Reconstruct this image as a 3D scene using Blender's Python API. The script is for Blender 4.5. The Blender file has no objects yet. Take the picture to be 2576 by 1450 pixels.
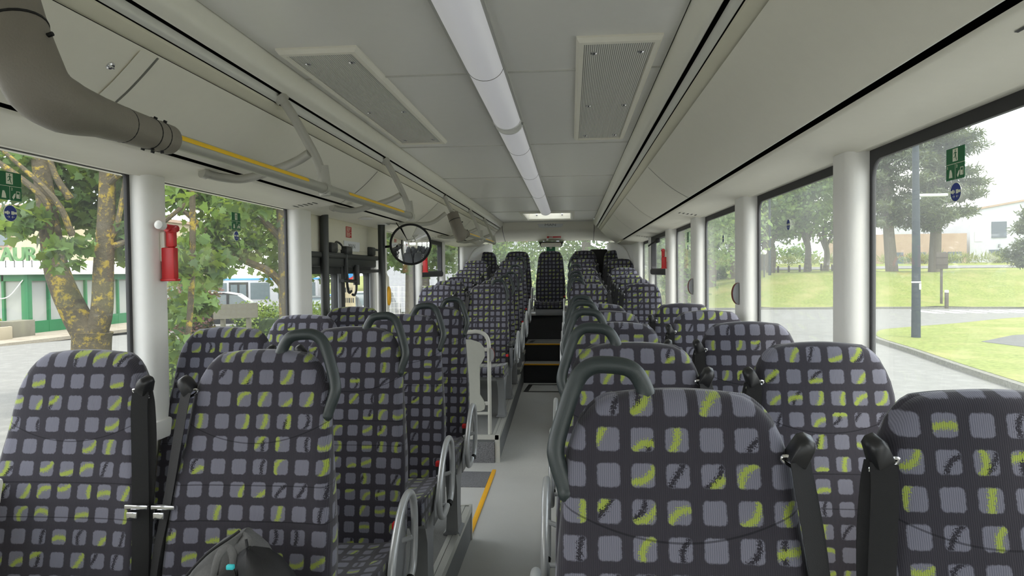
import bpy, bmesh, math, random
import numpy as np
from mathutils import Vector, Matrix

S = bpy.context.scene
COL = S.collection
R = math.radians
PI = math.pi

# ------------------------------------------------------------------ camera
F_PX, W_PX, H_PX = 1712.0, 2576, 1450
cam_d = bpy.data.cameras.new('camera')
cam_d.sensor_fit = 'HORIZONTAL'
cam_d.sensor_width = 36.0
cam_d.lens = 36.0 * F_PX / W_PX
cam_d.clip_start = 0.05
cam_d.clip_end = 600
cam = bpy.data.objects.new('camera', cam_d)
COL.objects.link(cam)
S.camera = cam
CAM = Vector((0.319, 0.0, 1.6))
_v = Vector((148 / F_PX, 42 / F_PX, -1)).normalized()
_u = Vector((-math.sin(R(.5)), math.cos(R(.5)), 0))
_u = (_u - _v * _u.dot(_v)).normalized()
_r = _v.cross(_u)
cam.matrix_world = Matrix.Translation(CAM) @ Matrix((_r, _v, _u)).to_4x4()

# ------------------------------------------------------------------ world, sun, exposure
S.view_settings.view_transform = 'Standard'
S.view_settings.look = 'None'
S.view_settings.gamma = 1.0
S.view_settings.use_curve_mapping = False
S.view_settings.exposure = 2.08
S.cycles.max_bounces = 20
S.cycles.diffuse_bounces = 10
S.cycles.transparent_max_bounces = 24
wd = bpy.data.worlds.new('world')
S.world = wd
wd.use_nodes = True
nt = wd.node_tree
nt.nodes.clear()
w_out = nt.nodes.new('ShaderNodeOutputWorld')
w_bg = nt.nodes.new('ShaderNodeBackground')
w_tc = nt.nodes.new('ShaderNodeTexCoord')
w_map = nt.nodes.new('ShaderNodeMapping')
w_map.inputs['Scale'].default_value = (1, 1, 2.6)
w_n = nt.nodes.new('ShaderNodeTexNoise')
w_n.inputs['Scale'].default_value = 2.3
w_n.inputs['Detail'].default_value = 6
w_r = nt.nodes.new('ShaderNodeValToRGB')
w_r.color_ramp.elements[0].position = .38
w_r.color_ramp.elements[0].color = (.62, .76, .95, 1)
w_r.color_ramp.elements[1].position = .56
w_r.color_ramp.elements[1].color = (1, 1, 1, 1)
nt.links.new(w_tc.outputs['Generated'], w_map.inputs['Vector'])
nt.links.new(w_map.outputs['Vector'], w_n.inputs['Vector'])
nt.links.new(w_n.outputs['Fac'], w_r.inputs['Fac'])
nt.links.new(w_r.outputs['Color'], w_bg.inputs['Color'])
w_bg.inputs['Strength'].default_value = 1.05
nt.links.new(w_bg.outputs['Background'], w_out.inputs['Surface'])

sun_d = bpy.data.lights.new('sun', 'SUN')
sun_d.energy = .9
sun_d.angle = R(12)
sun_d.color = (1, .96, .88)
sun = bpy.data.objects.new('sun', sun_d)
COL.objects.link(sun)
sun.rotation_euler = Vector((-.36, .34, -.87)).to_track_quat('-Z', 'Y').to_euler()

# ------------------------------------------------------------------ helpers
def lin(c):
    return tuple((x / 255 / 12.92) if x / 255 <= .04045 else ((x / 255 + .055) / 1.055) ** 2.4 for x in c)


class G:
    """small node graph helper"""
    def __init__(s, name):
        s.m = bpy.data.materials.new(name)
        s.m.use_nodes = True
        s.t = s.m.node_tree
        s.t.nodes.clear()
        s.out = s.n('ShaderNodeOutputMaterial')

    def n(s, kind, **kw):
        nd = s.t.nodes.new(kind)
        for k, v in kw.items():
            if k.startswith('_'):
                setattr(nd, k[1:], v)
        return nd

    def set(s, sock, v):
        if hasattr(v, 'is_output'):
            s.t.links.new(v, sock)
        else:
            if isinstance(v, tuple) and len(v) == 3 and sock.type == 'RGBA':
                v = v + (1,)
            sock.default_value = v

    def math(s, op, a, b=0.0, c=None):
        nd = s.n('ShaderNodeMath', _operation=op)
        s.set(nd.inputs[0], a)
        s.set(nd.inputs[1], b)
        if c is not None:
            s.set(nd.inputs[2], c)
        return nd.outputs[0]

    def mix(s, f, a, b):
        nd = s.n('ShaderNodeMix', _data_type='RGBA')
        s.set(nd.inputs[0], f)
        s.set(nd.inputs[6], a)
        s.set(nd.inputs[7], b)
        return nd.outputs[2]

    def noise(s, vec, scale, detail=3, rough=.5):
        nd = s.n('ShaderNodeTexNoise')
        if vec is not None:
            s.set(nd.inputs['Vector'], vec)
        nd.inputs['Scale'].default_value = scale
        nd.inputs['Detail'].default_value = detail
        nd.inputs['Roughness'].default_value = rough
        return nd.outputs['Fac']

    def ramp(s, f, p0, p1, c0=(0, 0, 0), c1=(1, 1, 1)):
        nd = s.n('ShaderNodeValToRGB')
        s.set(nd.inputs[0], f)
        e = nd.color_ramp.elements
        e[0].position, e[1].position = p0, p1
        e[0].color, e[1].color = c0 + (1,), c1 + (1,)
        return nd.outputs[0]

    def obj(s):
        return s.n('ShaderNodeTexCoord').outputs['Object']

    def geo(s):
        return s.n('ShaderNodeNewGeometry').outputs['Position']

    def bsdf(s, col, rough=.5, metal=0., spec=.5, bump=None, bstr=.2, bdist=.002, sub=None):
        b = s.n('ShaderNodeBsdfPrincipled')
        s.set(b.inputs['Base Color'], col)
        s.set(b.inputs['Roughness'], rough)
        s.set(b.inputs['Metallic'], metal)
        s.set(b.inputs['Specular IOR Level'], spec)
        if bump is not None:
            bn = s.n('ShaderNodeBump')
            bn.inputs['Strength'].default_value = bstr
            bn.inputs['Distance'].default_value = bdist
            s.set(bn.inputs['Height'], bump)
            s.set(b.inputs['Normal'], bn.outputs[0])
        return b.outputs[0]

    def done(s, sh):
        s.t.links.new(sh, s.out.inputs['Surface'])
        return s.m


def plain(name, rgb, rough=.5, metal=0., spec=.5, var=.05, scale=30, bump=0., bscale=400):
    g = G(name)
    c = lin(rgb)
    f = g.noise(g.obj(), scale, 3)
    col = g.mix(f, tuple(x * (1 - var) for x in c), tuple(min(1, x * (1 + var)) for x in c))
    h = g.noise(g.obj(), bscale, 2) if bump else None
    return g.done(g.bsdf(col, rough, metal, spec, h, bump, .001))


M = {}
M['panel'] = plain('panel_plastic', (236, 233, 220), .55, bump=.25, bscale=900, var=.02)
M['panel2'] = plain('panel_strip', (222, 218, 198), .6, var=.02)
M['ceiling'] = plain('ceiling_laminate', (228, 227, 222), .33, var=.02)
M['cove'] = plain('cove_plastic', (236, 234, 222), .3, var=.02)
M['pillar'] = plain('pillar_plastic', (240, 239, 235), .55, bump=.2, bscale=900, var=.02)
M['door_panel'] = plain('door_header_cream', (222, 218, 200), .55, var=.03)
M['black'] = plain('black_rubber', (14, 14, 15), .6)
M['frit'] = plain('black_glass_border', (60, 60, 62), .6, 0, .3)
M['groove'] = plain('dark_groove', (7, 7, 7), .9)
M['seam'] = plain('seam_grey', (120, 119, 112), .5)
M['alu'] = plain('brushed_aluminium', (206, 206, 200), .4, .35, var=.06, scale=60)
M['tube'] = plain('silver_painted_tube', (200, 202, 204), .32, .35, var=.03)
M['rail'] = plain('grey_powder_rail', (176, 175, 165), .42, .1, var=.03)
M['railpale'] = plain('pale_grey_post', (190, 190, 184), .45, .1, var=.03)
M['chrome'] = plain('chrome', (225, 225, 228), .12, 1.)
M['leg'] = plain('seat_leg_grey', (150, 152, 155), .5, .2)
M['handle'] = plain('dark_green_grey_plastic', (46, 54, 54), .42, bump=.25, bscale=700)
M['shell'] = plain('seat_shell_grey', (96, 98, 102), .55, bump=.2)
M['belt'] = plain('black_webbing', (22, 22, 24), .75, bump=.4, bscale=600)
M['beltplastic'] = plain('belt_guide_black', (30, 30, 32), .38)
M['red'] = plain('red_plastic', (196, 36, 38), .4)
M['darkred'] = plain('dark_red_strip', (120, 36, 30), .45)
M['redsign'] = plain('red_sticker', (176, 40, 36), .5)
M['white'] = plain('white_plastic', (232, 232, 230), .4)
M['yellow'] = plain('yellow_strip', (246, 200, 20), .45)
M['yellow2'] = plain('yellow_floor_edge', (240, 178, 24), .5)
M['green'] = plain('green_sticker', (22, 104, 62), .5)
M['blue'] = plain('blue_sticker', (34, 56, 136), .5)
M['cream'] = plain('sticker_cream', (226, 230, 208), .5)
M['platesilver'] = plain('silver_plate', (222, 224, 226), .45)
M['plategrey'] = plain('plate_letter_grey', (120, 122, 124), .5)
M['rubber'] = plain('sleeve_grey_rubber', (128, 122, 112), .55, bump=.5, bscale=260, var=.05)
M['dark'] = plain('dark_anthracite', (44, 46, 46), .45)
M['darkpole'] = plain('dark_pole', (52, 55, 53), .4)
M['podside'] = plain('podium_side_vinyl', (128, 130, 132), .6, bump=.2, var=.05)
M['riser'] = plain('riser_charcoal', (52, 53, 55), .7, bump=.3)
M['teal'] = plain('teal_tape', (60, 196, 204), .5)


def m_floor(name, base, speck, rough=.55):
    g = G(name)
    p = g.geo()
    f1 = g.ramp(g.noise(p, 420, 2), .42, .66)
    f2 = g.noise(p, 3, 4)
    c = g.mix(f1, lin(base), lin(speck))
    c = g.mix(g.math('MULTIPLY', f2, .35), c, tuple(x * .6 for x in lin(base)))
    return g.done(g.bsdf(c, rough, 0, .4, f1, .15))


M['floor'] = m_floor('aisle_vinyl', (184, 184, 181), (208, 208, 205))
M['podfloor'] = m_floor('podium_vinyl', (140, 140, 138), (164, 164, 162))
M['doorfloor'] = m_floor('door_well_vinyl', (84, 85, 88), (160, 160, 164), .7)


def m_glass(name, haze, tint):
    g = G(name)
    tr = g.n('ShaderNodeBsdfTransparent')
    tr.inputs[0].default_value = tint + (1,)
    gl = g.n('ShaderNodeBsdfGlossy')
    gl.inputs['Roughness'].default_value = .02
    lw = g.n('ShaderNodeLayerWeight')
    lw.inputs['Blend'].default_value = .5
    fr = g.math('MULTIPLY_ADD', g.math('POWER', lw.outputs['Facing'], 5), .5, .03)
    m1 = g.n('ShaderNodeMixShader')
    g.t.links.new(fr, m1.inputs[0])
    g.t.links.new(tr.outputs[0], m1.inputs[1])
    g.t.links.new(gl.outputs[0], m1.inputs[2])
    tl = g.n('ShaderNodeBsdfTranslucent')
    tl.inputs[0].default_value = (.9, .92, .88, 1)
    m2 = g.n('ShaderNodeMixShader')
    hz = g.math('MULTIPLY', g.ramp(g.noise(g.geo(), 1.7, 4), .3, .8, (.5, .5, .5), (1, 1, 1)), haze)
    g.t.links.new(hz, m2.inputs[0])
    g.t.links.new(m1.outputs[0], m2.inputs[1])
    g.t.links.new(tl.outputs[0], m2.inputs[2])
    return g.done(m2.outputs[0])


M['glass'] = m_glass('window_glass_clear', .015, (.95, .945, .92))
M['glassdusty'] = m_glass('window_glass_dusty', .065, (.93, .93, .90))


def m_diffuser():
    g = G('lamp_diffuser')
    w = g.n('ShaderNodeTexWave', _wave_type='BANDS', _bands_direction='X')
    g.set(w.inputs['Vector'], g.obj())
    w.inputs['Scale'].default_value = 260
    sh = g.bsdf(lin((232, 232, 238)), .35, 0, .5, w.outputs['Fac'], .15, .001)
    sh.node.inputs['Emission Color'].default_value = (.95, .95, 1, 1)
    sh.node.inputs['Emission Strength'].default_value = .04
    return g.done(sh)


M['diffuser'] = m_diffuser()


def m_grille():
    g = G('vent_grille_ribs')
    sp = g.n('ShaderNodeSeparateXYZ')
    g.set(sp.inputs[0], g.obj())
    s_ = g.math('SINE', g.math('MULTIPLY', sp.outputs[0], 2 * PI / .0065))
    f = g.ramp(g.math('MULTIPLY_ADD', s_, .5, .5), .25, .7)
    c = g.mix(f, lin((150, 149, 142)), lin((236, 235, 228)))
    return g.done(g.bsdf(c, .5, 0, .4, f, .6, .003))


M['grille'] = m_grille()
M['partgrey'] = plain('partition_grey', (176, 178, 170), .5)
M['track'] = plain('track_silver', (220, 220, 214), .42, .15)


def m_fabric():
    g = G('bus_seat_fabric')
    uv = g.n('ShaderNodeUVMap').outputs[0]
    sp = g.n('ShaderNodeSeparateXYZ')
    g.set(sp.inputs[0], uv)
    u, v = sp.outputs[0], sp.outputs[1]
    rnd = g.n('ShaderNodeObjectInfo').outputs['Random']
    nz = g.noise(uv, 160, 2)
    wob = g.math('MULTIPLY', g.math('SUBTRACT', nz, .5), .07)
    P = .055
    cu = g.math('ADD', g.math('ADD', g.math('DIVIDE', u, P), wob), g.math('MULTIPLY', rnd, 37.3))
    cv = g.math('ADD', g.math('ADD', g.math('DIVIDE', v, P), wob), g.math('MULTIPLY', rnd, 23.7))
    iu, iv = g.math('FLOOR', cu), g.math('FLOOR', cv)
    fu = g.math('SUBTRACT', g.math('FRACT', cu), .5)
    fv = g.math('SUBTRACT', g.math('FRACT', cv), .5)
    hs, cr = .333, .14
    qu = g.math('SUBTRACT', g.math('ABSOLUTE', fu), hs - cr)
    qv = g.math('SUBTRACT', g.math('ABSOLUTE', fv), hs - cr)
    mu, mv = g.math('MAXIMUM', qu, 0), g.math('MAXIMUM', qv, 0)
    ln = g.math('SQRT', g.math('ADD', g.math('MULTIPLY', mu, mu), g.math('MULTIPLY', mv, mv)))
    d = g.math('SUBTRACT', g.math('ADD', ln, g.math('MINIMUM', g.math('MAXIMUM', qu, qv), 0)), cr)
    sq = g.math('SUBTRACT', 1, g.ramp(g.math('ADD', g.math('ADD', d, .5), g.math('MULTIPLY', g.math('SUBTRACT', g.noise(uv, 700, 2), .5), .05)), .478, .522))
    cx = g.n('ShaderNodeCombineXYZ')
    g.set(cx.inputs[0], iu)
    g.set(cx.inputs[1], iv)
    g.set(cx.inputs[2], g.math('FLOOR', g.math('MULTIPLY', rnd, 999)))

    def stroke(seed, width, prob):
        wn = g.n('ShaderNodeTexWhiteNoise', _noise_dimensions='4D')
        g.set(wn.inputs['Vector'], cx.outputs[0])
        wn.inputs['W'].default_value = seed
        s3 = g.n('ShaderNodeSeparateColor')
        g.set(s3.inputs[0], wn.outputs['Color'])
        a = g.math('MULTIPLY', s3.outputs[0], PI)
        off = g.math('MULTIPLY', g.math('SUBTRACT', s3.outputs[1], .5), .55)
        pr = g.math('ADD', g.math('MULTIPLY', fu, g.math('COSINE', a)), g.math('MULTIPLY', fv, g.math('SINE', a)))
        pq = g.math('SUBTRACT', g.math('MULTIPLY', fv, g.math('COSINE', a)), g.math('MULTIPLY', fu, g.math('SINE', a)))
        bend = g.math('MULTIPLY', g.math('MULTIPLY', pq, pq), g.math('MULTIPLY', g.math('SUBTRACT', s3.outputs[2], .5), 2.6))
        n2 = g.math('MULTIPLY', g.math('SUBTRACT', g.noise(uv, 360, 4, .75), .5), .62)
        dd = g.math('ABSOLUTE', g.math('ADD', g.math('ADD', g.math('SUBTRACT', pr, off), bend), n2))
        on = g.math('LESS_THAN', wn.outputs['Value'], prob)
        return g.math('MULTIPLY', g.math('LESS_THAN', dd, width), on)

    lime = g.math('MULTIPLY', stroke(1.3, .1, .5), sq)
    drk = g.math('MULTIPLY', stroke(7.7, .075, .26), sq)
    wv = g.n('ShaderNodeTexWave', _wave_type='BANDS', _bands_direction='X')
    g.set(wv.inputs['Vector'], uv)
    wv.inputs['Scale'].default_value = 95
    wv.inputs['Distortion'].default_value = 1.5
    wv.inputs['Detail'].default_value = 2
    yarn = wv.outputs['Fac']
    c = g.mix(sq, lin((60, 58, 65)), lin((120, 120, 133)))
    c = g.mix(drk, c, lin((50, 48, 55)))
    c = g.mix(g.math('MULTIPLY', lime, .9), c, lin((160, 176, 72)))
    c = g.mix(g.math('MULTIPLY', g.math('SUBTRACT', 1, yarn), .34), c, lin((30, 29, 34)))
    # stitched seams: a curved one below the head rest, two straight ones
    smile = g.math('SUBTRACT', .224, g.math('MULTIPLY', g.math('MULTIPLY', u, u), 1.5))
    h = None
    for lv in (smile, .325, .41):
        q = g.math('ABSOLUTE', g.math('SUBTRACT', v, lv))
        k = g.math('LESS_THAN', q, .0016)
        h = k if h is None else g.math('MAXIMUM', h, k)
    c = g.mix(g.math('MULTIPLY', h, .55), c, lin((24, 23, 27)))
    wide = g.math('SUBTRACT', 1, g.math('MULTIPLY', h, 1))
    ht = g.math('ADD', g.math('MULTIPLY', yarn, .35), wide)
    b = g.n('ShaderNodeBsdfPrincipled')
    g.set(b.inputs['Base Color'], c)
    b.inputs['Roughness'].default_value = .92
    b.inputs['Specular IOR Level'].default_value = .15
    b.inputs['Sheen Weight'].default_value = .35
    b.inputs['Sheen Roughness'].default_value = .4
    bn = g.n('ShaderNodeBump')
    bn.inputs['Strength'].default_value = .35
    bn.inputs['Distance'].default_value = .002
    g.set(bn.inputs['Height'], ht)
    g.set(b.inputs['Normal'], bn.outputs[0])
    return g.done(b.outputs[0])


M['fabric'] = m_fabric()


def m_leaf(name, c0, c1, trans=.35):
    g = G(name)
    ri = g.n('ShaderNodeNewGeometry').outputs['Random Per Island']
    c = g.mix(ri, lin(c0), lin(c1))
    d = g.bsdf(c, .5, 0, .35)
    t = g.n('ShaderNodeBsdfTranslucent')
    g.set(t.inputs[0], g.mix(.35, c, lin((190, 210, 70))))
    mx = g.n('ShaderNodeMixShader')
    mx.inputs[0].default_value = trans
    g.t.links.new(d, mx.inputs[1])
    g.t.links.new(t.outputs[0], mx.inputs[2])
    return g.done(mx.outputs[0])


M['maple'] = m_leaf('maple_leaves', (40, 66, 34), (88, 118, 56), .4)
M['maple_b'] = m_leaf('pale_maple_leaves', (89, 118, 67), (126, 152, 89), .4)
M['maple_c'] = m_leaf('distant_leaves', (72, 99, 60), (109, 132, 81), .35)
M['pine'] = m_leaf('pine_needles', (62, 72, 58), (98, 108, 82), .2)
M['hedgecore'] = plain('hedge_inside', (40, 56, 26), .9)
M['hedge'] = m_leaf('hedge_leaves', (75, 100, 45), (119, 138, 66), .3)
M['redleaf'] = m_leaf('red_leaves', (67, 36, 44), (113, 76, 83), .3)
M['plantleaf'] = m_leaf('planter_leaves', (83, 113, 45), (127, 143, 67), .3)
M['weed'] = m_leaf('tall_grass', (106, 115, 68), (138, 141, 99), .3)


def m_bark(name, c0, c1, lich, amount):
    g = G(name)
    p = g.geo()
    f = g.noise(p, 14, 5, .7)
    c = g.mix(f, lin(c0), lin(c1))
    l = g.ramp(g.noise(p, 7, 6, .75), 1 - amount - .04, 1 - amount + .05)
    c = g.mix(l, c, lin(lich))
    return g.done(g.bsdf(c, .9, 0, .2, f, .8, .03))


M['bark'] = m_bark('lichen_bark', (59, 54, 43), (97, 90, 74), (144, 126, 52), .44)
M['barkpine'] = m_bark('pine_bark', (84, 78, 70), (121, 113, 102), (114, 106, 91), .3)


def m_ground(name, c0, c1, c2, scale, bstr=.4, rough=.95):
    g = G(name)
    p = g.geo()
    a = g.noise(p, scale, 6, .65)
    b = g.noise(p, scale * .08, 3)
    c = g.mix(g.ramp(a, .35, .65), lin(c0), lin(c1))
    c = g.mix(g.ramp(b, .45, .75), c, lin(c2))
    return g.done(g.bsdf(c, rough, 0, .15, a, bstr, .05))


M['grass'] = m_ground('lawn_grass', (96, 107, 49), (125, 134, 70), (134, 132, 82), 9)
M['road'] = m_ground('asphalt_road', (106, 106, 105), (120, 120, 116), (124, 124, 121), 40, .1)
M['roadgrey'] = m_ground('dark_asphalt', (86, 86, 86), (99, 99, 97), (93, 93, 92), 40, .1)
M['kerb'] = m_ground('kerb_concrete', (99, 99, 92), (121, 120, 113), (108, 106, 95), 18, .2)
M['paving'] = m_ground('sandy_pavement', (137, 130, 117), (150, 145, 132), (130, 121, 108), 20, .2)
M['render_cream'] = m_ground('cream_render', (179, 168, 141), (187, 176, 150), (176, 163, 136), 30, .1)
M['render_white'] = m_ground('white_cladding', (178, 180, 184), (185, 187, 190), (176, 178, 182), 6, .05)
M['render_pink'] = m_ground('salmon_render', (158, 138, 120), (166, 146, 126), (154, 132, 114), 10, .1)
M['doorblue'] = plain('blue_grey_shutter', (79, 87, 97), .5)
M['shopgreen'] = plain('restaurant_green_paint', (28, 107, 63), .45)
M['lettergreen'] = plain('pale_green_letter', (79, 120, 70), .5)
M['curtain'] = plain('pale_blind', (156, 158, 154), .8)
M['roofwhite'] = plain('white_roof_sheet', (191, 191, 188), .6)
M['lamp_post'] = plain('blue_grey_post_paint', (45, 54, 61), .7, 0, .2)
M['brownwood'] = plain('brown_sign_wood', (73, 66, 58), .8)
M['boardwood'] = plain('weathered_board', (109, 106, 92), .8, var=.12)
M['carblack'] = plain('black_car_paint', (30, 32, 36), .2)
M['carwhite'] = plain('white_car_paint', (165, 167, 171), .25)
M['carsilver'] = plain('silver_car_paint', (119, 123, 130), .28, .3)
M['carglass'] = plain('car_window', (92, 104, 108), .12)
M['busblue'] = plain('bus_blue', (70, 146, 206), .35)
M['bagcloth'] = plain('grey_bag_cloth', (98, 98, 98), .9, bump=.6, bscale=500, var=.18, scale=180)
M['bagblack'] = plain('black_bag_nylon', (20, 20, 22), .7, bump=.3)
M['terracotta'] = plain('concrete_trough', (152, 143, 122), .9)


class MB:
    """collects geometry for one mesh"""
    def __init__(s):
        s.v, s.f, s.uv = [], [], []

    def add(s, vs, fs, uv=None):
        b = len(s.v)
        s.v += [tuple(v) for v in vs]
        s.f += [tuple(b + i for i in f) for f in fs]
        s.uv += uv if uv else [(v[0], v[2]) for v in vs]
        return s

    def box(s, x0, x1, y0, y1, z0, z1):
        return s.add([(x, y, z) for z in (z0, z1) for y in (y0, y1) for x in (x0, x1)],
                     [(0, 2, 3, 1), (4, 5, 7, 6), (0, 1, 5, 4), (1, 3, 7, 5), (3, 2, 6, 7), (2, 0, 4, 6)])

    def rbox(s, x0, x1, y0, y1, z0, z1, r=.01, seg=2, mat=None):
        bm = bmesh.new()
        bmesh.ops.create_cube(bm, size=1)
        for v in bm.verts:
            v.co = Vector(((x0 + x1) / 2 + v.co.x * (x1 - x0), (y0 + y1) / 2 + v.co.y * (y1 - y0), (z0 + z1) / 2 + v.co.z * (z1 - z0)))
        r = min(r, .49 * min(x1 - x0, y1 - y0, z1 - z0))
        bmesh.ops.bevel(bm, geom=bm.edges[:], offset=r, segments=seg, profile=.5, affect='EDGES')
        if mat:
            bmesh.ops.transform(bm, matrix=mat, verts=bm.verts)
        bm.verts.index_update()
        s.add([v.co[:] for v in bm.verts], [[v.index for v in f.verts] for f in bm.faces])
        bm.free()
        return s

    def tube(s, path, r, seg=12, caps=True, flat=1.0, fdir=None):
        P = [Vector(p) for p in path]
        n = len(P)
        rs = r if isinstance(r, (list, tuple)) else [r] * n
        T = [(P[min(i + 1, n - 1)] - P[max(i - 1, 0)]).normalized() for i in range(n)]
        a = Vector(fdir) if fdir else (Vector((0, 0, 1)) if abs(T[0].z) < .9 else Vector((1, 0, 0)))
        vs, fs = [], []
        for i in range(n):
            a = (a - T[i] * a.dot(T[i]))
            a = a.normalized() if a.length > 1e-6 else T[i].orthogonal().normalized()
            b = T[i].cross(a)
            for k in range(seg):
                t = 2 * PI * k / seg
                vs.append(P[i] + (a * math.cos(t) + b * math.sin(t) * flat) * rs[i])
        for i in range(n - 1):
            for k in range(seg):
                k2 = (k + 1) % seg
                fs.append((i * seg + k, i * seg + k2, (i + 1) * seg + k2, (i + 1) * seg + k))
        if caps:
            fs.append(tuple(range(seg))[::-1])
            fs.append(tuple((n - 1) * seg + k for k in range(seg)))
        return s.add(vs, fs)

    def loft(s, rings, caps=True):
        n = len(rings[0])
        vs = [p for r in rings for p in r]
        fs = []
        for i in range(len(rings) - 1):
            for k in range(n):
                k2 = (k + 1) % n
                fs.append((i * n + k, i * n + k2, (i + 1) * n + k2, (i + 1) * n + k))
        if caps:
            fs.append(tuple(range(n))[::-1])
            fs.append(tuple((len(rings) - 1) * n + k for k in range(n)))
        return s.add(vs, fs)

    def prism(s, poly, f, d0, d1):
        """poly: 2-D outline; f(a, b, d) -> 3-D point"""
        return s.loft([[f(a, b, d0) for a, b in poly], [f(a, b, d1) for a, b in poly]])

    def sweep(s, prof, y0, y1, ys=None):
        """open profile (x, z) with a thickness, extruded along y"""
        ys = ys or [y0, y1]
        n = len(prof)
        vs = [(x, y, z) for y in ys for x, z in prof]
        fs = [(i * n + k, i * n + k + 1, (i + 1) * n + k + 1, (i + 1) * n + k) for i in range(len(ys) - 1) for k in range(n - 1)]
        return s.add(vs, fs)

    def lathe(s, prof, c=(0, 0, 0), seg=24, axis='z'):
        rings = []
        for r, h in prof:
            ring = []
            for k in range(seg):
                t = 2 * PI * k / seg
                p = (r * math.cos(t), r * math.sin(t), h)
                if axis == 'y':
                    p = (p[0], p[2], p[1])
                if axis == 'x':
                    p = (p[2], p[0], p[1])
                ring.append((p[0] + c[0], p[1] + c[1], p[2] + c[2]))
            rings.append(ring)
        return s.loft(rings)

    def build(s, name, mat, parent=None, ang=35, loc=None, uvf=None):
        me = bpy.data.meshes.new(name)
        me.from_pydata(s.v, [], s.f)
        me.update()
        if mat == 'fabric':
            ul = me.uv_layers.new(name='UVMap')
            for p in me.polygons:
                for li in p.loop_indices:
                    vi = me.loops[li].vertex_index
                    ul.data[li].uv = uvf(s.v[vi], p.normal) if uvf else s.uv[vi]
        bm = bmesh.new()
        bm.from_mesh(me)
        bmesh.ops.recalc_face_normals(bm, faces=bm.faces)
        bm.to_mesh(me)
        bm.free()
        for p in me.polygons:
            p.use_smooth = True
        me.set_sharp_from_angle(angle=R(ang))
        me.materials.append(M[mat] if isinstance(mat, str) else mat)
        o = bpy.data.objects.new(name, me)
        COL.objects.link(o)
        if parent:
            o.parent = parent
        if loc:
            o.location = loc
        return o


def tag(o, label=None, cat=None, group=None, kind=None):
    for k, v in (('label', label), ('category', cat), ('group', group), ('kind', kind)):
        if v:
            o[k] = v
    return o


def thing(name, label, cat, loc=(0, 0, 0), group=None, axes=None, kind=None):
    o = bpy.data.objects.new(name, None)
    o.empty_display_size = .05
    COL.objects.link(o)
    o.location = loc
    if axes:
        x, y = Vector(axes[0]).normalized(), Vector(axes[1]).normalized()
        o.rotation_euler = Matrix((x, y, x.cross(y))).transposed().to_euler()
    return tag(o, label, cat, group, kind)


def dup(root, loc=None, label=None, group=None):
    def cp(o, par):
        c = o.copy()
        COL.objects.link(c)
        if par:
            c.parent = par
        for ch in o.children:
            cp(ch, c)
        return c
    c = cp(root, None)
    if loc:
        c.location = loc
    if label:
        c['label'] = label
    if group:
        c['group'] = group
    return c


def part_label(o, label):
    o['label'] = label
    return o


def crom(pts, n=6):
    """smooth curve through points"""
    P = [Vector(p) for p in pts]
    P = [P[0] * 2 - P[1]] + P + [P[-1] * 2 - P[-2]]
    out = []
    for i in range(1, len(P) - 2):
        for k in range(n):
            t = k / n
            a, b, c, d = P[i - 1], P[i], P[i + 1], P[i + 2]
            out.append(.5 * ((2 * b) + (c - a) * t + (2 * a - 5 * b + 4 * c - d) * t * t + (3 * b - a - 3 * c + d) * t ** 3))
    out.append(P[-2])
    return out


def text(body, size, mat, parent, loc=(0, 0, 0), name='lettering', ext=.0004, bold=0., sx=1.):
    c = bpy.data.curves.new(name, 'FONT')
    c.body = body
    c.size = size
    c.align_x = 'CENTER'
    c.align_y = 'CENTER'
    c.extrude = ext
    c.offset = bold
    c.materials.append(M[mat])
    o = bpy.data.objects.new(name, c)
    COL.objects.link(o)
    o.parent = parent
    o.location = loc
    o.scale = (sx, 1, 1)
    return o


def sd(s):
    return 'door side' if s < 0 else 'lawn side'


# ------------------------------------------------------------------ the shell of the bus
YF, YR = -2.6, 10.3           # front and rear of the built cabin
ZW0, ZW1 = 1.07, 1.957        # window bottom and top
st = lambda o, lab=None: tag(o, lab, None, None, 'structure')


def ramp_z(y):
    return 0 if y < 5.3 else .057 * (y - 5.3)


b = MB()
ys = [YF, 5.3, 8.62]
b.add([(x, y, ramp_z(y) + dz) for y in ys for dz in (0, -.1) for x in (-1.2, 1.2)],
      [(0, 1, 5, 4), (4, 5, 9, 8), (2, 6, 7, 3), (6, 10, 11, 7), (0, 4, 6, 2), (4, 8, 10, 6), (1, 3, 7, 5), (5, 7, 11, 9), (0, 2, 3, 1), (8, 9, 11, 10)])
floor = st(b.build('floor', 'floor'), 'grey speckled vinyl bus floor rising towards the rear')
MB().box(-1.19, -.33, 4.98, 5.585, 0, .004).box(-1.19, -.325, 5.575, 5.586, 0, .19).build('door_well', 'doorfloor', floor)


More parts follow.
